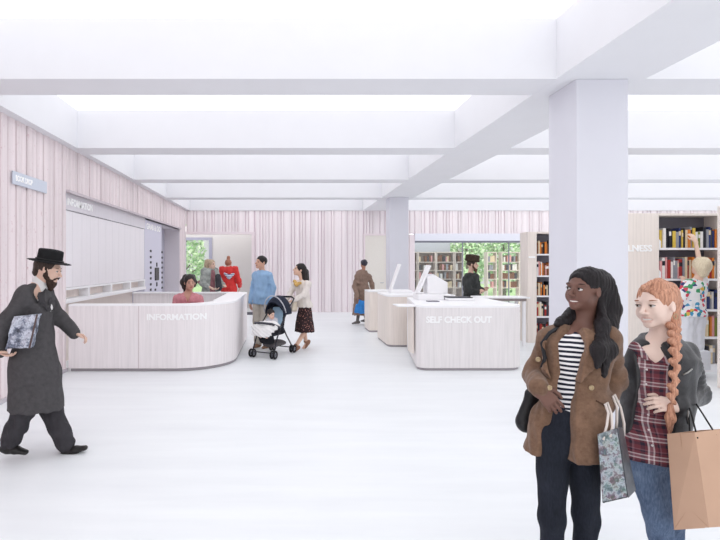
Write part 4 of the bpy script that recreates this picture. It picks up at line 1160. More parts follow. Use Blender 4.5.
# plaid shirt
m, t, b = nt('plaid_shirt')
c = t.nodes.new('ShaderNodeTexCoord'); sp = t.nodes.new('ShaderNodeSeparateXYZ'); t.links.new(c.outputs['Object'], sp.inputs[0])
def bands(sock, per, stops):
    a = t.nodes.new('ShaderNodeMath'); a.operation = 'MULTIPLY'; a.inputs[1].default_value = 1 / per; t.links.new(sock, a.inputs[0])
    f = t.nodes.new('ShaderNodeMath'); f.operation = 'FRACT'; t.links.new(a.outputs[0], f.inputs[0])
    return ramp(t, f.outputs[0], stops, 'CONSTANT')
mar, nav, whi, pur = rgb(112, 52, 62), rgb(44, 36, 52), rgb(226, 214, 216), rgb(138, 98, 108)
st = ((0, mar), (.20, nav), (.36, mar), (.46, whi), (.53, pur), (.66, whi), (.72, mar), (.86, nav), (.93, pur))
v_ = bands(sp.outputs['X'], .085, st); h_ = bands(sp.outputs['Z'], .085, st)
t.links.new(mix(t, .5, v_, h_), b.inputs['Base Color']); b.inputs['Roughness'].default_value = .9
plaid = m
vneck = [q2(x, y, -.06)[[0, 2]] for x, y in ((642, 322), (641, 338), (648, 353), (654, 363), (661, 353), (668, 338), (669, 322))]
def plaid_ops(S):
    S.sub(polyext(vneck, -.4, .02), .004)
    S.sub(ecap(q2(657, 335, -.02), q2(656, 318, -.02), .058, .06), .01)
Sp = w.top(None, None, q2(0, 456)[2], infl=.018, sr=(.042, .036, .03), sl=-.3, chestw=.138, chestd=.108, wr=.003, flare=(.0, .0), ops=plaid_ops, seed=5)
sdf_obj('shirt', Sp, .005, plaid, w.root)
for pts in ([(642, 333), (635, 341), (641, 357), (650, 362), (644, 347)], [(667, 334), (673, 342), (668, 354), (659, 365), (664, 350)]):
    patch(Sp, .012, pts, 'collar', .0045, plaid, w.root, u=w, dy=-.06)
bm = B(); O = w.loc
for yy in (372, 387, 402, 417, 432, 446):
    p = q2(655.5 - (yy - 372) * .03, yy, -.11); y = surf_y(Sp, p[0], p[2]); cyl(bm, O + (p[0], y - .004, p[2]), .005, .006, 10, 'y')
obj('shirt_buttons', bm, M('pearl', rgb(228, 220, 222), .3), w.root).name = 'button_row'
jeans2 = denim('blue_denim', rgb(62, 78, 104), rgb(92, 110, 138), rgb(138, 154, 178))
w.trousers(jeans2, 'jeans', r=(.083, .058, .048, .044), w=.155, d=.112, h=.006, wr=.003)
w.shoes(M('brown_boot', rgb(84, 64, 52), .5), kind='boot')
# leather jacket
m, t, b = nt('black_leather')
n = noise(t, coords(t), 26, 5, .6); t.links.new(ramp(t, n, ((.3, rgb(34, 34, 37)), (.7, rgb(56, 56, 60)))), b.inputs['Base Color'])
b.inputs['Roughness'].default_value = .42; b.inputs['Specular IOR Level'].default_value = .5; bump(t, b, n, .45, .008)
leather = m
open2 = [q2(x, y, -.11)[[0, 2]] for x, y in ((644, 328), (638, 342), (635, 372), (636, 410), (634, 475), (670, 475), (671, 430), (674, 402), (671, 375), (669, 352), (670, 330))]
def jacket_ops(S):
    S.sub(polyext(open2, -.5, -.03), .005)
    S.sub(ecap(q2(658, 335, -.02), q2(656, 312, -.02), .062, .075), .01)
    S.add(ecap(q2(672, 340, -.02), q2(676, 337, .06), .024, .026), .015); S.add(ecap(q2(640, 344, .0), q2(643, 338, .06), .02, .025), .015); S.add(ecap(q2(674, 336, .07), q2(645, 337, .075), .028, .028), .015)
def quilt(X, Y, Z):   # stitched rolls across the upper sleeve
    m_ = 1 / (1 + np.exp(-(X - np.float32(q2(689, 0)[0])) * 180)) * 1 / (1 + np.exp((np.float32(q2(0, 398)[2]) - Z) * 120)) * 1 / (1 + np.exp((Z - np.float32(q2(0, 356)[2])) * 120))
    return (-np.abs(np.sin((Z - .25 * X) * np.float32(math.pi / .026))) * .0045 * m_).astype(np.float32)
S2 = w.top(None, None, q2(0, 433)[2], infl=.012, sr=(.053, .049, .042), sl=.94, chestw=.150, chestd=.122, wr=.003, flare=(.0, .0), ops=jacket_ops, seed=11)
S2.disp(quilt)
sdf_obj('jacket', S2, .006, leather, w.root)
patch(S2, .009, [(669, 340), (680, 347), (680, 362), (671, 382), (669, 372), (672, 352)], 'lapel', .005, leather, w.root, u=w)
patch(S2, .009, [(639, 342), (630, 350), (629, 366), (635, 380), (636, 362)], 'lapel', .005, leather, w.root, u=w)
def zipline(pts, name='zip'):
    bm = B(); L = []
    for x, y in pts:
        p = q2(x, y, -.11); L.append(w.loc + (p[0], surf_y(S2, p[0], p[2]) - .003, p[2]))
    tube(bm, L, .0035, 6); obj(name, bm, M('zip_metal', rgb(170, 168, 165), .3, metal=.8), w.root)
zipline([(680, 374), (684, 371.5), (689, 368)]); zipline([(682, 408), (684, 415), (686, 423)])

# --- what they carry ----------------------------------------------------
def bagmat(name, c, crumple):
    m, t, b = nt(name); v = coords(t)
    n = noise(t, v, 5, 3); t.links.new(ramp(t, n, ((.3, tuple(x * .93 for x in c[:3]) + (1,)), (.7, c))), b.inputs['Base Color'])
    b.inputs['Roughness'].default_value = .75; b.inputs['Specular IOR Level'].default_value = .2; bump(t, b, n, crumple, .02)
    return m
kraft = bagmat('kraft_paper', rgb(204, 168, 144), .2); kraft_in = M('kraft_inner', rgb(176, 142, 120), .9)
def bag_shell(corners_top, corners_bot, th=.004):
    """open paper bag: 4 top and 4 bottom corners in order; side 3->0 is a pleated gusset"""
    bm = B(); T_ = [np.array(p, float) for p in corners_top]; D_ = [np.array(p, float) for p in corners_bot]
    c = sum(D_) / 4
    def wall(a, b_, d, e):
        n = nrm(np.cross(b_ - a, d - a)); n = -n if np.dot(n, c - a) < 0 else n
        quadbox(bm, [a, b_, e, d], th, n)
    for i in range(4):
        j = (i + 1) % 4; wall(T_[i], T_[j], D_[i], D_[j])
    quadbox(bm, D_, th, (0, 0, 1))
    return bm
pb_ = thing('paper_bag', 'large plain brown paper bag with black cord handles, hanging from the red-haired woman', 'bag', P(697, 530, 2.13))
d0 = 2.10
tl, tm, trr = P(667, 434, d0 + .11), P(695, 432.5, d0), P(728, 428.5, d0 + .03)
bl, bmid, br = P(674, 529.5, d0 + .11), P(709, 527.5, d0), P(740, 525.5, d0 + .03)
tb2, bb2 = trr + (tl - tm), br + (bl - bmid)
bm = bag_shell([tm, trr, tb2, tl], [bmid, br, bb2, bl]); obj('bag_body', bm, kraft, pb_)
# pleat of the side gusset
pt_, pbm, pap = (tl + tm) / 2 + (.02, .012, 0), (bl * .5 + bmid * .5), (bl + bmid) / 2 * .78 + (tl + tm) / 2 * .22
nn = nrm(np.cross(tm - tl, bl - tl)); nn = nn if nn[1] < 0 else -nn
bm = B(); tube(bm, [(tl + tm) / 2 + nn * .001, pap + nn * .001], .0018, 5); tube(bm, [pap + nn * .001, bl + nn * .001], .0015, 5); tube(bm, [pap + nn * .001, bmid + nn * .001], .0015, 5)
obj('gusset_crease', bm, M('kraft_crease', rgb(188, 152, 128), .8), pb_)
cord = M('black_cord', rgb(28, 28, 30), .8)
for off in (0, 1):
    o_ = np.array((0, .0, 0)) if off == 0 else (tl - tm) * .9
    a, e = P(697.5, 438, d0) + o_, P(716, 435, d0 + .02) + o_
    top = W2.loc + W2.J['elL'] * .45 + W2.J['wrL'] * .55 + (0, 0, .05)
    pts = [a, a * .5 + top * .5 + (-.003, 0, .0), top + (-.012, 0, -.012), top, top + (.012, 0, -.012), e * .5 + top * .5 + (.003, 0, .0), e]
    bm = B(); tube(bm, pts, .0035, 6); obj('handle', bm, cord, pb_)
# glossy bag
m, t, b = nt('holographic_film')
v = coords(t); vo = t.nodes.new('ShaderNodeTexVoronoi'); vo.inputs['Scale'].default_value = 38; t.links.new(v, vo.inputs['Vector'])
n = noise(t, v, 16, 6, .7)
t.links.new(mix(t, .06, ramp(t, n, ((.30, rgb(40, 46, 52)), (.43, rgb(86, 112, 118)), (.5, rgb(160, 172, 182)), (.55, rgb(112, 88, 106)), (.63, rgb(58, 74, 80)), (.72, rgb(134, 146, 156)))), vo.outputs['Color']), b.inputs['Base Color'])
sat = t.nodes.new('ShaderNodeHueSaturation'); sat.inputs['Saturation'].default_value = .6
t.links.new(b.inputs['Base Color'].links[0].from_socket, sat.inputs['Color']); t.links.new(sat.outputs[0], b.inputs['Base Color'])
b.inputs['Metallic'].default_value = .3; b.inputs['Roughness'].default_value = .25; bump(t, b, n, .8, .01)
holo = m
gb = thing('gift_bag', 'shiny silver patterned gift bag with pale ribbon handles, hanging between the two women', 'bag', P(615, 500, 2.16))
g0 = 2.10
tl, trr = P(598, 434.5, g0), P(617, 428.5, g0)
bl, br = P(603, 503, g0), P(627.5, 497.5, g0)
tb, bb = P(622, 427.5, g0 + .10), P(635, 490, g0 + .10)
tb3, bb3 = tl + (tb - trr), bl + (bb - br)
bm = bag_shell([tl, trr, tb, tb3], [bl, br, bb, bb3]); obj('bag_body', bm, holo, gb)
nn = nrm(np.cross(tb - trr, br - trr)); nn = nn if nn[0] > 0 else -nn
bm = B(); quadbox(bm, [trr + nn * .002, tb + nn * .002, bb + nn * .002, br + nn * .002], .002, nn); obj('side_panel', bm, M('gift_bag_side', rgb(84, 88, 94), .3, .3, ns=20, metal=.4), gb)
rib = M('pale_ribbon', rgb(214, 204, 198), .7)
for (x0, x1), o_, top in (((603, 610), np.zeros(3), P(605.5, 404, g0 + .05)), ((609.5, 619), (tb - trr), P(613, 396, g0 + .12))):
    a, e = P(x0, 440, g0) + o_, P(x1, 437, g0) + o_
    bm = B(); tube(bm, [a, a * .6 + top * .4 + (.012, 0, 0), a * .25 + top * .75 + (.012, -.005, 0), top + (-.004, -.004, .0), top + (.014, .01, .004), e * .3 + top * .7 + (.02, 0, 0), e * .7 + top * .3 + (.016, 0, 0), e], [.0055] * 8, 6); obj('handle', bm, rib, gb)
# black shoulder bag behind her arm
sb = thing('shoulder_bag', 'black leather shoulder bag behind the elbow of the woman in the brown coat', 'bag', P(531, 425, 2.45))
S = Sdf()
bc = P(531, 407, 2.47) - org(sb)
S.add(ecap(bc + (.012, 0, .065), bc + (0, 0, -.065), (.055, .035), (.075, .045), (1, .35, 0)), 0); S.add(ecap(bc + (-.04, -.01, -.09), bc + (.05, .02, -.09), .03, .03), .05); S.disp(wob(40, .003, 4))
sdf_obj('bag_body', S, .007, M('black_bag_leather', rgb(30, 30, 33), .4, .15, ns=30, bmp=.2), sb)
strap = [P(534, 392, 2.46), P(541, 370, 2.36)]
for x, y in ((545, 358), (548, 345), (549.5, 333)):
    p = W1.q(x, y, -.02); strap.append(W1.loc + (p[0], surf_y(S1, p[0], p[2]) - .020, p[2]))
sp_ = W1.loc + W1.J['neck'] * .3 + W1.J['shR'] * .7
strap += [sp_ + (0, -.035, .062), sp_ + (0, .03, .062), sp_ + (-.01, .10, -.02), P(545, 360, 2.53), P(540, 392, 2.52)]
bm = B(); tube(bm, strap, .009, 6); obj('strap', bm, M('black_strap', rgb(36, 36, 40), .5), sb)
# ------------------------------------------------------------------ the man in the black hat
HM = Fig('person', 'bearded man in a black brimmed hat and long dark coat, striding past the pink wall', (P(40, 0, 4.18)[0], 4.18, 0), H=1.74, heading=90, skin=(222, 186, 168), vox=.0075)
w = HM
for k, v in dict(head=(48.5, 269, 0), neck=(37.5, 286, .0), chest=(36, 306, .0), waist=(34, 338, .0), hip=(31, 362, .0),
                 shR=(25, 296, -.16), shL=(43, 293, .15), elR=(1, 330, -.21), elL=(60, 318, .20), wrR=(-1, 352, -.20), wrL=(75, 334, .16),
                 hipR=(28, 368, -.08), hipL=(34, 370, .08), knR=(24, 410, -.08), knL=(52, 412, .09), anR=(9, 443, -.07), anL=(67, 446.5, .10)).items(): w.px(k, *v)
w.face = (.96, .04, -.26); w.hs = 1.05; w.rt = nrm((.12, -1, 0))
w.hdir = dict(R=(.75, -.1, -.25), L=(.95, 0, -.25)); w.hpn = dict(R=(0, .6, .8), L=(.1, .35, -.9)); w.hth = dict(R=(.3, -.9, 0), L=(.2, -.8, .5)); w.curl = dict(R=.5, L=.75)
w.toe = dict(R=(.98, -.05, -.08), L=(.93, -.05, .34))
w.body(lip=(176, 120, 112), male=True, fine=True, far=False)
w.head().eyes(w.root, rgb(60, 44, 36), rgb(58, 44, 38), gaze=(.95, .05, -.3))
H = w.head(); dk = cloth('beard_brown', (62, 48, 42), .3, ns=60)
S = Sdf(); S.add(H.e((0, .052, -.098), (.040, .034, .042)), 0); S.add(H.cap((0, .055, -.11), (0, .058, -.150), .034, .018), .02)
for q_ in (-1, 1): S.chain([H.p(q_ * .066, .008, .01), H.p(q_ * .060, .018, -.05), H.p(q_ * .036, .050, -.090)], [.012, .017, .022], .02); S.add(H.cap((q_ * .006, .098, -.047), (q_ * .030, .078, -.066), .006, .007), .008)
S.disp(wob(1, .003, 4, (300, 300, 120), 5)); sdf_obj('beard', S, .006, dk, w.root)
w.hair(hairmat('dark_brown_hair', rgb(40, 32, 30), rgb(74, 60, 54)), front=(.074, .090, .118), fpos=(0, .095, -.030), cap=(.079, .097, .078), h=.006, adds=[([H.p(0, -.075, .01), H.p(0, -.082, -.05)], [.05, .035])])
felt = cloth('black_felt', (30, 30, 32), .15, rough=.8)
def hat_shape(H, tilt, brim, crown, hgt, z0, dent=True):
    up = nrm(H.R @ np.array((0, tilt, 1.0))); f = nrm(np.cross(up, H.R[:, 0])); f = -f if np.dot(f, H.R[:, 1]) < 0 else f; r = H.R[:, 0]
    c = H.p(0, -.008, z0); R = np.stack([r, f, up], 1); S = Sdf()
    S.add(ecap(c, c + up * hgt, (crown[0], crown[1]), (crown[0] * .96, crown[1] * .96), r, cap=.25), 0)
    S.add(ecap(c - up * .002, c + up * .004, (brim[0], brim[1]), (brim[0], brim[1]), r, cap=.035), .012)
    if dent: S.sub(ell(c + up * (hgt + .022), (crown[0] * .62, crown[1] * .8, .022), R), .02)
    return S, c, up, r, f
S, c, up, r, f = hat_shape(H, -.09, (.158, .178), (.089, .106), .098, .056)
sdf_obj('hat', S, .006, felt, w.root)
bm = B(); tube(bm, [w.loc + c + up * .016 + r * .0905 * math.cos(a) + f * .1075 * math.sin(a) for a in np.linspace(0, 2 * math.pi, 40)[:-1]], .010, 6, closed=True); obj('hat_band', bm, M('hat_ribbon', rgb(20, 20, 22), .45), w.root)
coat_m = cloth('charcoal_wool', (76, 74, 76), .14, ns=30)
w.top('shirt', cloth('white_shirt', (225, 222, 222), .04), w.J['hip'][2] - .02, infl=.0, sr=(.05, .04, .03), sl=-.3, chestw=.145, chestd=.1, wr=.002)
J_ = w.J
S = Sdf().add(ecap(J_['neck'] + (.02, -.01, -.06), J_['neck'] + (J_['head'] - J_['neck']) * .24, .076, .062), 0).add(ecap(w.q(41, 290), w.q(46.5, 308), .055, .05), .02); sdf_obj('shirt_collar', S, .0075, cloth('white_shirt', None), w.root)
qh = w.q
vop = [qh(x, y)[[0, 2]] for x, y in ((40, 278), (41.5, 290), (45, 302), (47.5, 303), (47.5, 292), (52, 278))]
def hm_ops(S):
    S.sub(polyext(vop, -.35, .1), .006); S.sub(ecap(qh(42, 286), qh(52, 276), .05, .08), .012)
    a, b = qh(38, 350), qh(49, 425)
    S.add(ecap(qh(35, 336), qh(39, 372), (.15, .135), (.185, .16), (0, 1, 0)), .03); S.add(ecap(qh(39, 372), qh(47, 440), (.185, .16), (.20, .165), (0, 1, 0)), .04)
    S.cut(half(qh(40, 408), (-.02, -.02, -1)))
Sh = w.top(None, None, -.5, infl=.02, sr=(.072, .062, .055), sl=.93, chestw=.185, chestd=.135, wr=.006, ops=hm_ops, seed=4)
Sh.ops = [o for o in Sh.ops]
sdf_obj('coat', Sh, .0075, coat_m, w.root)
for pts in ([(40, 284), (38, 290), (43.5, 306), (46, 314), (45, 303)], [(47, 296), (51, 300), (48.5, 312), (46.5, 314), (46.5, 303)]):
    patch(Sh, .010, pts, 'lapel', .006, cloth('lapel_charcoal', (62, 60, 63), .1), w.root, u=w, y1=.12)
w.trousers(cloth('black_trousers', (62, 60, 64), .12), r=(.10, .085, .078, .078), cut=.10, wr=.005, h=.009)
w.shoes(M('black_shoe_leather', rgb(36, 34, 34), .35), h=.0065)
pk = thing('wrapped_parcel', 'shiny silver wrapped parcel under the arm of the man in the black hat', 'parcel', P(20, 350, 3.93))
bm = B()
o_ = [P(13, 317, 3.90), P(37, 314.5, 3.92), P(29.5, 348, 3.92), P(5, 349, 3.90)]
quadbox(bm, o_, .07, (0, 1, 0)); bmesh.ops.subdivide_edges(bm, edges=bm.edges[:], cuts=5, use_grid_fill=True)
r_ = random.Random(2)
for v_ in bm.verts: v_.co += Vector((r_.uniform(-.004, .004), r_.uniform(-.007, .007), r_.uniform(-.004, .004)))
m, t, b = nt('silver_wrap'); v = coords(t); n = noise(t, v, 9, 5, .7)
t.links.new(ramp(t, n, ((.36, rgb(46, 48, 58)), (.46, rgb(120, 126, 144)), (.54, rgb(208, 212, 224)), (.62, rgb(120, 124, 140)), (.72, rgb(236, 238, 246)))), b.inputs['Base Color'])
b.inputs['Metallic'].default_value = .35; b.inputs['Roughness'].default_value = .3; bump(t, b, n, .8, .02)
obj('wrapping', bm, m, pk)
bm = B(); tube(bm, [P(37, 314.5, 3.92), P(33.3, 331, 3.92), P(29.5, 348, 3.92)], .007, 6); obj('fold_edge', bm, M('parcel_edge', rgb(96, 78, 76), .6), pk)

# ------------------------------------------------------------------ people in the middle distance
dh = hairmat('dark_hair', rgb(24, 21, 22), rgb(52, 46, 46))
khaki = cloth('khaki', (196, 188, 178), .06); skyblue = cloth('sky_blue_knit', (146, 178, 212), .06); offwhite = cloth('off_white_knit', (228, 220, 214), .05)
# man in blue
f = Fig('person', 'short-haired man in a light blue jumper and khaki trousers beside the pushchair', (P(262, 0, 9.6)[0], 9.6, 0), H=1.84, heading=-28, skin=(206, 160, 138), vox=.011)
f.px('head', 261, 262.5); f.px('neck', 262, 272.5, .02)
f.face = (-.75, -.62, .10); f.hs = 1.08
f.set('shL', (.145, .01, 1.315)); f.set('shR', (-.145, .01, 1.315)); f.set('chest', (0, 0, 1.24)); f.set('wrL', (.21, -.04, .82)); f.set('elL', (.215, .03, 1.09)); f.set('wrR', (-.22, -.04, .82)); f.set('elR', (-.215, .04, 1.09))
f.body(male=True, lip=(160, 108, 98))
f.hair(dh, front=(.072, .088, .10), fpos=(0, .098, -.048), cap=(.082, .098, .086), strands=.002)
f.top('jumper', skyblue, .86, infl=.015, sr=(.056, .050, .044), chestw=.158, chestd=.125, wr=.005, collar=0)
f.trousers(khaki, r=(.098, .08, .078, .08)); f.shoes(cloth('tan_shoes', (150, 120, 100)))
S = Sdf().add(ecap(f.J['neck'] - (0, 0, .015), f.J['neck'] + (0, 0, .02), .067, .062, f.rt), 0); sdf_obj('collar', S, .01, cloth('beige_collar', (188, 176, 166)), f.root)
# woman pushing
f = Fig('person', 'dark-haired woman in a cream cardigan and dark spotted skirt pushing the pushchair', (P(299, 0, 9.45)[0], 9.45, 0), H=1.70, heading=-62, skin=(224, 184, 162), vox=.011)
for k, v in dict(head=(299.5, 270, 0), neck=(303, 281, 0), chest=(302, 288, 0), waist=(303, 299, 0), hip=(305, 307, 0), shL=(308, 284, -.12), shR=(295, 284, .10), elL=(304, 295, -.22), elR=(290, 294, .02),
                 wrL=(293, 300.5, -.24), wrR=(286, 301, -.12), hipL=(306, 310, -.06), hipR=(303, 310, .06), knL=(305, 331, -.12), knR=(304, 331, .02), anL=(296, 346, -.22), anR=(306, 341.5, .10)).items(): f.px(k, *v)
f.face = (-.93, -.22, .26); f.hs = 1.10; f.hdir = dict(L=(-.8, .1, -.2), R=(-.8, .1, -.2)); f.curl = dict(L=.8, R=.8); f.hpn = dict(L=(0, .2, -1), R=(0, .2, -1)); f.hth = dict(L=(-.1, -1, 0), R=(-.1, -1, 0))
f.toe = dict(L=(-.75, -.45, -.42), R=(-.62, -.3, -.8)); f.rt = nrm((.5, -.85, 0))
f.body(lip=(170, 96, 92), feet=True)
q = f.q
f.hair(dh, adds=[([q(302, 266, 0), q(304.5, 273, 0), q(305, 281, -.02), q(302, 286, -.08)], [.055, .068, .066, .03]), ([q(306, 272, .05), q(307, 284, .05)], [.06, .05])], front=(.073, .086, .112), fpos=(0, .096, -.046), cap=(.084, .102, .088))
f.top('cardigan', offwhite, f.q(0, 307)[2], infl=.03, sr=(.060, .052, .044), sl=.92, chestw=.15, chestd=.115, wr=.005)
m, t, b = nt('spotted_skirt'); vo = t.nodes.new('ShaderNodeTexVoronoi'); vo.inputs['Scale'].default_value = 26; t.links.new(coords(t), vo.inputs['Vector'])
t.links.new(ramp(t, vo.outputs['Distance'], ((.0, rgb(176, 120, 110)), (.22, rgb(52, 34, 36))), 'CONSTANT'), b.inputs['Base Color']); b.inputs['Roughness'].default_value = .9
f.skirt('skirt', m, f.J['waist'][2] - .02, f.q(0, 331)[2], (.125, .095), (.225, .19))
f.shoes(cloth('tan_heels', (150, 112, 92)))
S = Sdf().chain([q(294.5, 281, -.08), q(296.5, 284.5, -.15), q(300, 283, -.17)], [.03, .034, .03], .03); S.disp(wob(60, .006, 3)); sdf_obj('scarf', S, .01, cloth('mustard_scarf', (206, 168, 104), .2), f.root)

# ------------------------------------------------------------------ pushchair
psc = np.array((-.215, 8.86, 0)); F_ = nrm((-.47, -.88, 0)); S_ = nrm((.88, -.47, 0))
L_ = lambda s, fw, z: psc + S_ * s + F_ * fw + np.array((0, 0, z))
pc = thing('pushchair', 'black four-wheeled pushchair with a dark hood, pushed by the woman in the spotted skirt', 'pushchair', psc)
blk = M('pushchair_tube', rgb(46, 46, 54), .4); rub = M('tyre_black', rgb(34, 34, 38), .7); gry = M('pushchair_grey', rgb(140, 140, 150), .5)
for fx, kind in ((.36, 'front'), (-.36, 'rear')):
    for sd in (-1, 1):
        for dx in (-.032, .032):
            c = L_(sd * .215 + dx, fx, .075)
            bm = B(); tube(bm, [c + (F_ * math.cos(a) + np.array((0, 0, 1)) * math.sin(a)) * .058 for a in np.linspace(0, 2 * math.pi, 22)[:-1]], .0165, 8, closed=True)
            wl = obj('wheel', bm, rub, pc)
            bm = B(); tube(bm, [c - S_ * .012, c + S_ * .012], .026, 12)
            for a in range(5): tube(bm, [c, c + (F_ * math.cos(a * 1.257) + np.array((0, 0, 1)) * math.sin(a * 1.257)) * .05], .006, 5)
            obj('wheel_hub', bm, gry, wl)
        bm = B(); tube(bm, [L_(sd * .215 - .05, fx, .075), L_(sd * .215 + .05, fx, .075)], .009, 6); obj('axle', bm, blk, pc)
for sd in (-1, 1):
    bm = B(); tube(bm, [L_(sd * .215, .36, .09), L_(sd * .21, .22, .36), L_(sd * .2, .02, .60), L_(sd * .195, -.30, .88), L_(sd * .19, -.46, .99)], .0125, 8); obj('side_tube', bm, blk, pc)
    bm = B(); tube(bm, [L_(sd * .215, -.36, .09), L_(sd * .205, -.12, .36), L_(sd * .2, .05, .58)], .0125, 8); obj('rear_tube', bm, blk, pc)
bm = B(); tube(bm, [L_(-.19, -.46, .99), L_(-.1, -.53, 1.02), L_(.1, -.53, 1.02), L_(.19, -.46, .99)], .016, 8); obj('handlebar', bm, M('grip_black', rgb(38, 38, 42), .8), pc)
bm = B(); tube(bm, [L_(-.215, .36, .10), L_(.215, .36, .10)], .010, 6); tube(bm, [L_(-.215, -.36, .10), L_(.215, -.36, .10)], .010, 6); obj('cross_bar', bm, blk, pc)
bm = B(); tube(bm, [L_(-.215, .14, .52), L_(-.17, .34, .60), L_(0, .42, .62), L_(.17, .34, .60), L_(.215, .14, .52)], .021, 8); obj('bumper_bar', bm, M('bumper_grey_black', rgb(66, 66, 74), .6), pc)
o0 = org(pc)
S = Sdf().add(ecap(L_(0, .24, .40) - o0, L_(0, -.06, .40) - o0, (.17, .05), (.17, .05), S_), 0).add(ecap(L_(0, -.08, .42) - o0, L_(0, -.24, .86) - o0, (.17, .035), (.15, .035), S_), .04)
sdf_obj('seat', S, .012, cloth('seat_black', (44, 44, 52)), pc)
S = Sdf().add(ecap(L_(0, .22, .27) - o0, L_(0, .26, .36) - o0, (.15, .05), (.16, .06), S_), 0); sdf_obj('footrest', S, .012, cloth('footrest_black', (36, 36, 42)), pc)
S = Sdf().add(ecap(L_(0, .10, .20) - o0, L_(0, -.20, .20) - o0, (.16, .055), (.16, .055), S_), 0); sdf_obj('basket', S, .012, cloth('basket_grey', (96, 92, 94), .2), pc)
R3 = np.stack([S_, F_, np.array((0, 0, 1))], 1)
def hood(r0, a0, a1):
    S = Sdf(); c = L_(0, -.20, .70) - o0
    S.add(ell(c, (.205 * r0, .29 * r0, .33 * r0), R3), 0); S.sub(ell(c + F_ * .02 - np.array((0, 0, .02)), (.19 * r0, .275 * r0, .315 * r0), R3), 0)
    S.cut(half(c + np.array((0, 0, .02)), np.array((0, 0, -1)) + F_ * .0)); S.cut(half(c + F_ * a1, F_ + np.array((0, 0, -.35)))); S.cut(half(c + F_ * a0, -F_ + np.array((0, 0, -.2))))
    return S
sdf_obj('hood', hood(1.1, -.32, .14), .009, cloth('hood_navy', (44, 48, 62), .1), pc)
S = Sdf().add(ecap(L_(0, -.085, .50) - o0, L_(0, -.20, .84) - o0, (.135, .012), (.12, .012), S_), 0); sdf_obj('seat_liner', S, .009, cloth('liner_blue', (176, 206, 230), .06), pc)
for s_, d_ in ((1, .125), ):
    pass
pts = []
c = L_(0, -.20, .72)
for a in np.linspace(-1, 1, 17):
    pts.append(c + S_ * .226 * math.sin(a * 1.5) + F_ * (.12 + .10 * math.cos(a * 1.5)) + np.array((0, 0, .02 + .325 * math.cos(a * 1.5))))
bm = B(); tube(bm, pts, .011, 6); obj('hood_trim', bm, M('trim_light_grey', rgb(190, 190, 198), .5), pc)
# baby, blanket, cream bag
by = Fig('baby', 'dark-haired baby sitting in the pushchair under a white blanket', L_(0, .06, .47), H=.84, heading=-20, skin=(228, 190, 172), vox=.010, cat='baby')
k = by.s
for kk, v in dict(head=L_(0, .075, .74), neck=L_(0, .04, .655), chest=L_(0, .03, .60), waist=L_(0, .03, .53), hip=L_(0, .04, .49), shL=L_(.075, .04, .635), shR=L_(-.075, .04, .635), elL=L_(.12, .09, .57), elR=L_(-.12, .09, .57),
                  wrL=L_(.10, .19, .57), wrR=L_(-.10, .19, .57), hipL=L_(.05, .06, .485), hipR=L_(-.05, .06, .485), knL=L_(.06, .25, .50), knR=L_(-.06, .25, .50), anL=L_(.06, .29, .38), anR=L_(-.06, .29, .38)).items(): by.J[kk] = v - by.loc
by.face = (.62, -.75, -.12); by.hs = 1.62; by.rt = S_; by.toe = dict(L=F_, R=F_); by.hdir = dict(L=F_, R=F_); by.hpn = dict(L=(0, 0, -1), R=(0, 0, -1)); by.hth = dict(L=-S_, R=S_)
by.body(lip=(190, 110, 106), neckr=.06)
by.hair(dh, front=(.076, .092, .098), fpos=(0, .098, -.046), cap=(.084, .101, .086), strands=.001)
by.top('babysuit', cloth('pale_grey_babysuit', (206, 206, 214)), by.J['hip'][2] - .03, infl=.012, sr=(.075, .062, .055), chestw=.18, chestd=.14, wr=.002, h=.010)
bl_ = thing('blanket', 'fluffy white blanket over the lap of the baby in the pushchair', 'blanket', L_(0, .25, .50))
o1 = org(bl_)
S = Sdf().add(ecap(L_(0, .13, .56) - o1, L_(0, .33, .53) - o1, (.20, .075), (.20, .07), S_), 0).add(ecap(L_(0, .34, .52) - o1, L_(0, .39, .40) - o1, (.19, .05), (.17, .04), S_), .05)
S.disp(wob(38, .012, 6)); sdf_obj('blanket_cloth', S, .010, cloth('fluffy_white', (240, 238, 238), .03, b=.5), bl_)
cb = thing('cream_bag', 'small cream handbag hanging from the pushchair handle', 'bag', L_(.12, -.52, .78)); o1 = org(cb)
S = Sdf().add(ecap(L_(.14, -.575, .78) - o1, L_(.14, -.575, .90) - o1, (.11, .045), (.09, .035), F_), 0); sdf_obj('bag_body', S, .010, cloth('cream_leather', (222, 210, 192), .08), cb)
bm = B(); tube(bm, [L_(.14, -.64, .90), L_(.14, -.60, 1.02), L_(.14, -.55, 1.045), L_(.14, -.50, 1.02), L_(.14, -.52, .90)], .006, 6); obj('strap', bm, cloth('cream_strap', (196, 180, 160)), cb)

# ------------------------------------------------------------------ woman at the desk
f = Fig('person', 'smiling woman with dark wavy hair and a pink blouse sitting behind the information desk', (P(188, 0, 8.25)[0], 8.25, 0), H=1.86, heading=0, skin=(196, 150, 132), vox=.010)
for k, v in dict(head=(190, 282.5, -.03), neck=(188, 293.5, .03), chest=(188, 303, .0), waist=(187, 316, .04), hip=(187, 326, .05), shL=(198.5, 299.5, 0), shR=(177.5, 299.5, 0), elL=(202, 313, -.08), elR=(174, 313, -.05), wrL=(199, 305.5, -.32), wrR=(186, 307, -.34),
                 hipL=(192, 328, .04), hipR=(182, 328, .04), knL=(193, 329, -.42), knR=(181, 329, -.42), anL=(193, 350, -.38), anR=(181, 350, -.38)).items(): f.px(k, *v)
f.face = (.35, -.92, -.06); f.hs = 1.05; f.hdir = dict(L=(-.5, -.85, 0), R=(.6, -.8, 0)); f.hpn = dict(L=(0, 0, -1), R=(0, 0, -1)); f.hth = dict(L=(-.8, .5, 0), R=(-.8, -.5, 0))
f.body(lip=(176, 90, 92), neckr=.052)
q = f.q
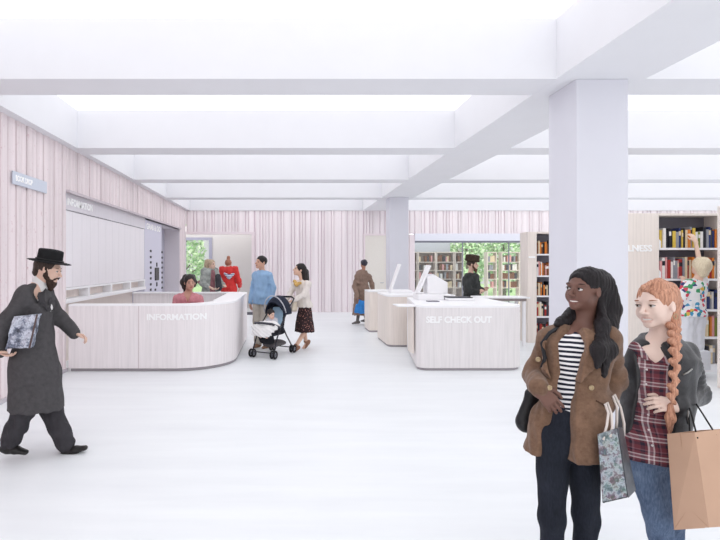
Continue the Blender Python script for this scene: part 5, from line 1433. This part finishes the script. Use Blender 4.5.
f.hair(hairmat('wavy_brown_hair', rgb(30, 25, 25), rgb(64, 56, 54)), adds=[([q(186, 277, .02), q(183.5, 282, .02), q(183.5, 287, .02)], [.05, .055, .035]), ([q(193, 277, .04), q(195, 282, .05), q(194.5, 286, .05)], [.045, .04, .025]), ([q(187, 283, .08), q(187, 291, .07)], [.075, .06])], front=(.068, .085, .104), fpos=(.006, .096, -.042), cap=(.086, .102, .09), strands=.004, freq=(90, 90, 50))
pinkb = cloth('pink_blouse', (204, 138, 146), .12, ns=20)
vn = [q(x, y)[[0, 2]] for x, y in ((184, 290), (189, 303), (193, 290))]
f.top('blouse', pinkb, f.J['hip'][2] - .05, infl=.02, sr=(.068, .058, .05), sl=.95, chestw=.16, chestd=.12, wr=.006, ops=lambda S: S.sub(polyext(vn, -.4, -.03), .008))
f.trousers(cloth('dark_trousers', (62, 58, 66))); f.shoes(cloth('dark_shoes', (44, 42, 46)))
st_ = thing('swivel_stool', 'round swivel stool under the woman in the pink blouse', 'stool', (f.loc[0], 8.32, 0))
hz = f.loc[2] + f.J['hipL'][2] - .14
bm = B(); cyl(bm, (f.loc[0], 8.32, hz - .06), .19, .06, 28); obj('seat', bm, cloth('stool_grey', (120, 118, 124)), st_)
bm = B(); cyl(bm, (f.loc[0], 8.32, .08), .025, hz - .14, 12); obj('post', bm, M('steel', rgb(190, 190, 195), .35, metal=.8), st_)
for a in range(5):
    bm = B(); tube(bm, [(f.loc[0], 8.32, .09), (f.loc[0] + .26 * math.cos(a * 1.257), 8.32 + .26 * math.sin(a * 1.257), .03)], .022, 8); obj('leg', bm, M('steel', None), st_)

# ------------------------------------------------------------------ two visitors behind the desk
f = Fig('person', 'visitor with fair hair in a grey-green coat facing right, behind the information desk', (P(210, 0, 12.0)[0], 12.0, 0), H=1.80, heading=50, skin=(222, 188, 170), vox=.013)
f.px('head', 211.5, 264.5); f.px('neck', 210, 274.5); f.face = (.85, -.5, 0); f.hs = 1.0
f.set('elL', (.26, -.06, 1.12)); f.set('wrL', (.16, -.28, 1.06)); f.set('wrR', (-.14, -.28, .98)); f.set('elR', (-.25, -.03, 1.10)); f.hdir = dict(L=nrm(f.fwd - f.rt * .5), R=nrm(f.fwd + f.rt * .5))
f.body(lip=(170, 110, 100))
q = f.q
f.hair(hairmat('ash_blond_hair', rgb(140, 118, 98), rgb(206, 186, 160)), adds=[([q(207.5, 262, .03), q(206.5, 270, .03), q(207, 279, -.05)], [.075, .07, .04])], front=(.073, .086, .112), fpos=(0, .096, -.046), cap=(.086, .102, .09))
gm, t, b = nt('grey_green_coat'); n = noise(t, coords(t), 12, 4); t.links.new(ramp(t, n, ((.3, rgb(128, 134, 130)), (.7, rgb(172, 176, 172)))), b.inputs['Base Color']); b.inputs['Roughness'].default_value = .9
f.top('inner_shirt', cloth('plum_shirt', (150, 104, 110), .2), .80, infl=.0, chestw=.15, chestd=.118, sl=-.3, wr=.003, collar=.01)
pol = [q(x, y)[[0, 2]] for x, y in ((212, 270), (211, 285), (211, 330), (218, 330), (217, 285), (215, 270))]
f.top('coat', gm, .55, infl=.03, sr=(.075, .066, .056), chestw=.172, chestd=.13, wr=.006, flare=(.03, .03), ops=lambda S: S.sub(polyext(pol, -.5, -.02), .01))
S = Sdf().add(ecap(q(218, 276, -.14), q(219, 289, -.14), (.07, .05), (.075, .05), (1, 0, 0)), .02); sdf_obj('vest_front', S, .013, cloth('charcoal_vest', (66, 66, 72)), f.root)
f.trousers(cloth('dark_trousers', None) if 'dark_trousers' in _M else cloth('dark_trousers', (62, 58, 66))); f.shoes(cloth('dark_shoes', (44, 42, 46)))
f = Fig('person', 'visitor in a bright red raincoat seen from behind, with hair tied up, behind the desk', (P(229, 0, 12.7)[0], 12.7, 0), H=1.85, heading=165, skin=(222, 188, 170), vox=.013)
f.px('head', 228.5, 264); f.px('neck', 229, 274); f.face = (.25, .95, 0); f.hs = .95; f.set('elL', (.27, .0, 1.10)); f.set('elR', (-.25, 0, 1.10)); f.set('wrL', (.22, -.22, 1.02)); f.set('wrR', (-.2, -.2, .98))
f.body()
q = f.q
f.hair(hairmat('auburn_hair', rgb(116, 70, 56), rgb(186, 128, 104)), adds=[([q(228.5, 258.5, .02), q(228.5, 257.5, .02)], [.045, .045])], front=(.073, .086, .112), fpos=(0, .096, -.050), cap=(.084, .1, .09), cutz=-.06)
f.top('raincoat', cloth('red_raincoat', (214, 60, 58), .08, rough=.5), .60, infl=.02, sr=(.066, .060, .054), chestw=.166, chestd=.13, wr=.006, flare=(.04, .04))
S = Sdf().chain([q(225, 273.5, -.10), q(229, 277, -.15), q(234, 273.5, -.10)], [.035, .05, .035], .03); sdf_obj('hood', S, .012, stripe_mat('hood_lining_stripes', rgb(88, 108, 150), rgb(235, 235, 240), .04, .5), f.root)
f.trousers(cloth('dark_trousers', None)); f.shoes(cloth('dark_shoes', None))

# ------------------------------------------------------------------ woman with the blue bag
f = Fig('person', 'woman in a long brown coat seen from behind, at the furthest check-out counter', (P(362, 0, 13.2)[0], 13.2, 0), H=1.74, heading=160, skin=(176, 128, 106), vox=.012)
for k, v in dict(head=(363.5, 264, 0), neck=(363, 273, 0), shL=(357.5, 276.5, 0), shR=(368.5, 276.5, 0), elL=(354.5, 287, -.05), elR=(372, 284, .02), wrL=(358, 297, -.24), wrR=(373, 291, -.10), hipL=(360, 297, 0), hipR=(364.5, 297, 0), knL=(359, 310, 0), knR=(364, 309, .06), anL=(357.5, 320.5, -.05), anR=(366, 319, .10)).items(): f.px(k, *v)
f.face = (-.5, .86, 0); f.hs = .92; f.toe = dict(L=(-.95, -.2, -.08), R=(-.7, .6, 0)); f.hdir = dict(L=(0, 0, -1), R=(.5, -.6, -.3))
f.body()
f.hair(hairmat('curly_black_hair', rgb(34, 33, 40), rgb(72, 70, 80)), front=(.07, .085, .105), fpos=(0, .10, -.05), cap=(.092, .112, .10), strands=.006, freq=(120, 120, 120), cutz=-.075)
f.top('coat', cloth('taupe_coat', (138, 116, 104), .14), f.q(0, 315)[2], infl=.02, sr=(.070, .062, .055), sl=.95, chestw=.165, chestd=.128, wr=.007, flare=(.07, .05))
f.shoes(cloth('grey_shoes', (110, 106, 104)))
S = Sdf()
for a in 'LR': S.chain([f.J['kn' + a], f.J['an' + a]], [.05, .042], .01)
sdf_obj('stockings', S, .012, cloth('grey_stockings', (110, 106, 104)), f.root)
bb_ = thing('blue_bag', 'bright blue carrier bag hanging beside the long brown coat', 'bag', P(360.5, 317, 12.95)); o1 = org(bb_)
S = Sdf().add(ecap(P(361.5, 301, 12.88) - o1, P(360.5, 312.5, 12.88) - o1, (.06, .03), (.18, .06), (1, 0, 0), cap=.5), 0); S.disp(wob(30, .012, 3, (1, 1, .3))); sdf_obj('bag_body', S, .011, cloth('blue_plastic', (58, 134, 208), .16, ns=8, rough=.45), bb_)
hp = f.loc + f.J['wrL'] + np.array((0, -.02, -.08))
bm = B(); tube(bm, [P(361, 302, 12.90), hp + (.01, -.01, .02), P(364, 302, 12.90)], .009, 6); obj('handle', bm, cloth('blue_plastic', None), bb_)

# ------------------------------------------------------------------ man in the fur hat
f = Fig('person', 'bearded man in a tall brown fur hat and dark coat behind the high table', (P(473, 0, 10.75)[0], 10.75, 0), H=1.76, heading=80, skin=(214, 176, 158), vox=.010)
for k, v in dict(head=(472.5, 264.5, 0), neck=(470.5, 273.5, .02), chest=(471, 283, 0), waist=(472, 297, 0), hip=(472, 306, 0), shR=(468.5, 277, -.14), shL=(475, 277, .14), elR=(468, 291, -.22), elL=(478, 290, .2), wrR=(478, 292, -.24), wrL=(482, 290, .1)).items(): f.px(k, *v)
f.face = (.92, -.42, 0); f.hs = 1.08; f.hdir = dict(R=(.8, 0, .3), L=(.8, 0, .3)); f.rt = nrm((.15, -1, 0))
f.body(male=True)
H = f.head()
S = Sdf().add(H.e((0, .055, -.098), (.036, .032, .040)), 0).add(H.cap((0, .06, -.11), (0, .065, -.155), .03, .014), .02)
for q_ in (-1, 1): S.chain([H.p(q_ * .066, .01, .0), H.p(q_ * .06, .02, -.05), H.p(q_ * .035, .05, -.09)], [.012, .018, .02], .02)
sdf_obj('beard', S, .009, cloth('beard_auburn', (92, 66, 54), .3), f.root)
f.hair(hairmat('dark_brown_hair', None, None), front=(.074, .09, .118), fpos=(0, .095, -.03), cap=(.08, .098, .08))
S, c, up, r, fr = hat_shape(H, .14, (.10, .12), (.120, .150), .115, .072, False)
S.disp(wob(1, .006, 5, (150, 150, 150), 6)); sdf_obj('fur_hat', S, .009, cloth('brown_fur', (66, 54, 46), .35, ns=50), f.root)
f.top('coat', cloth('dark_green_grey_coat', (58, 60, 60), .22, ns=10), .50, infl=.02, sr=(.078, .070, .06), sl=.92, chestw=.185, chestd=.165, wr=.007, flare=(.02, .05))
f.trousers(cloth('black_trousers', None)); f.shoes(cloth('dark_shoes', None))

# ------------------------------------------------------------------ child at the bookcase
f = Fig('child', 'fair-haired child in a colourful patterned shirt and white trousers reaching up to the top shelf', (P(692, 0, 7.12)[0], 7.12, 0), H=1.70, heading=180, skin=(236, 204, 184), vox=.010, cat='child')
for k, v in dict(head=(700.5, 267, 0), neck=(697, 281, .0), chest=(694, 291, 0), waist=(691, 305, 0), hip=(691, 314, 0), shR=(702, 282, .02), shL=(687.5, 285, .0), elR=(699.5, 262, .08), wrR=(695.5, 241, .18), elL=(681.5, 296, -.05), wrL=(684, 283, .12),
                 hipL=(686, 318, 0), hipR=(697, 318, 0), knL=(687, 347, 0), knR=(696, 347, 0), anL=(687, 372, .04), anR=(697, 372, .04)).items(): f.px(k, *v)
f.face = (.05, .93, .3); f.hs = 1.22; f.hdir = dict(R=(-.25, .3, .9), L=(.2, .4, .85)); f.hpn = dict(R=(0, 1, 0), L=(.5, .8, 0)); f.hth = dict(R=(-1, 0, 0), L=(1, 0, 0)); f.curl = dict(R=.5, L=.6)
f.toe = dict(L=(0, 1, 0), R=(0, 1, 0))
f.body(neckr=.055)
H = f.head()
f.hair(hairmat('fair_hair', rgb(206, 188, 156), rgb(242, 230, 204)), adds=[([H.p(0, -.05, .01), H.p(0, -.058, -.055)], [.075 * f.hs, .058 * f.hs])], front=(.07, .08, .10), fpos=(0, .1, -.05), cap=(.088, .106, .096), strands=.004, freq=(120, 120, 40), cutz=-.07)
m, t, b = nt('colourful_print'); v = coords(t); vo = t.nodes.new('ShaderNodeTexVoronoi'); vo.inputs['Scale'].default_value = 22; t.links.new(v, vo.inputs['Vector'])
sp = t.nodes.new('ShaderNodeSeparateColor'); t.links.new(vo.outputs['Color'], sp.inputs[0])
t.links.new(ramp(t, sp.outputs[0], ((0, rgb(238, 238, 240)), (.45, rgb(70, 150, 190)), (.55, rgb(236, 238, 240)), (.65, rgb(214, 70, 90)), (.74, rgb(70, 160, 110)), (.82, rgb(240, 240, 240)), (.9, rgb(60, 64, 120)), (.96, rgb(230, 190, 90))), 'CONSTANT'), b.inputs['Base Color']); b.inputs['Roughness'].default_value = .9
f.top('shirt', m, f.q(0, 316)[2], infl=.018, sr=(.066, .062, .05), sl=-.25, chestw=.165, chestd=.125, wr=.005)
f.trousers(cloth('white_cotton', (226, 228, 234), .04), r=(.105, .088, .08, .08), cut=.5, w=.175); f.shoes(cloth('white_trainers', (214, 214, 220)))
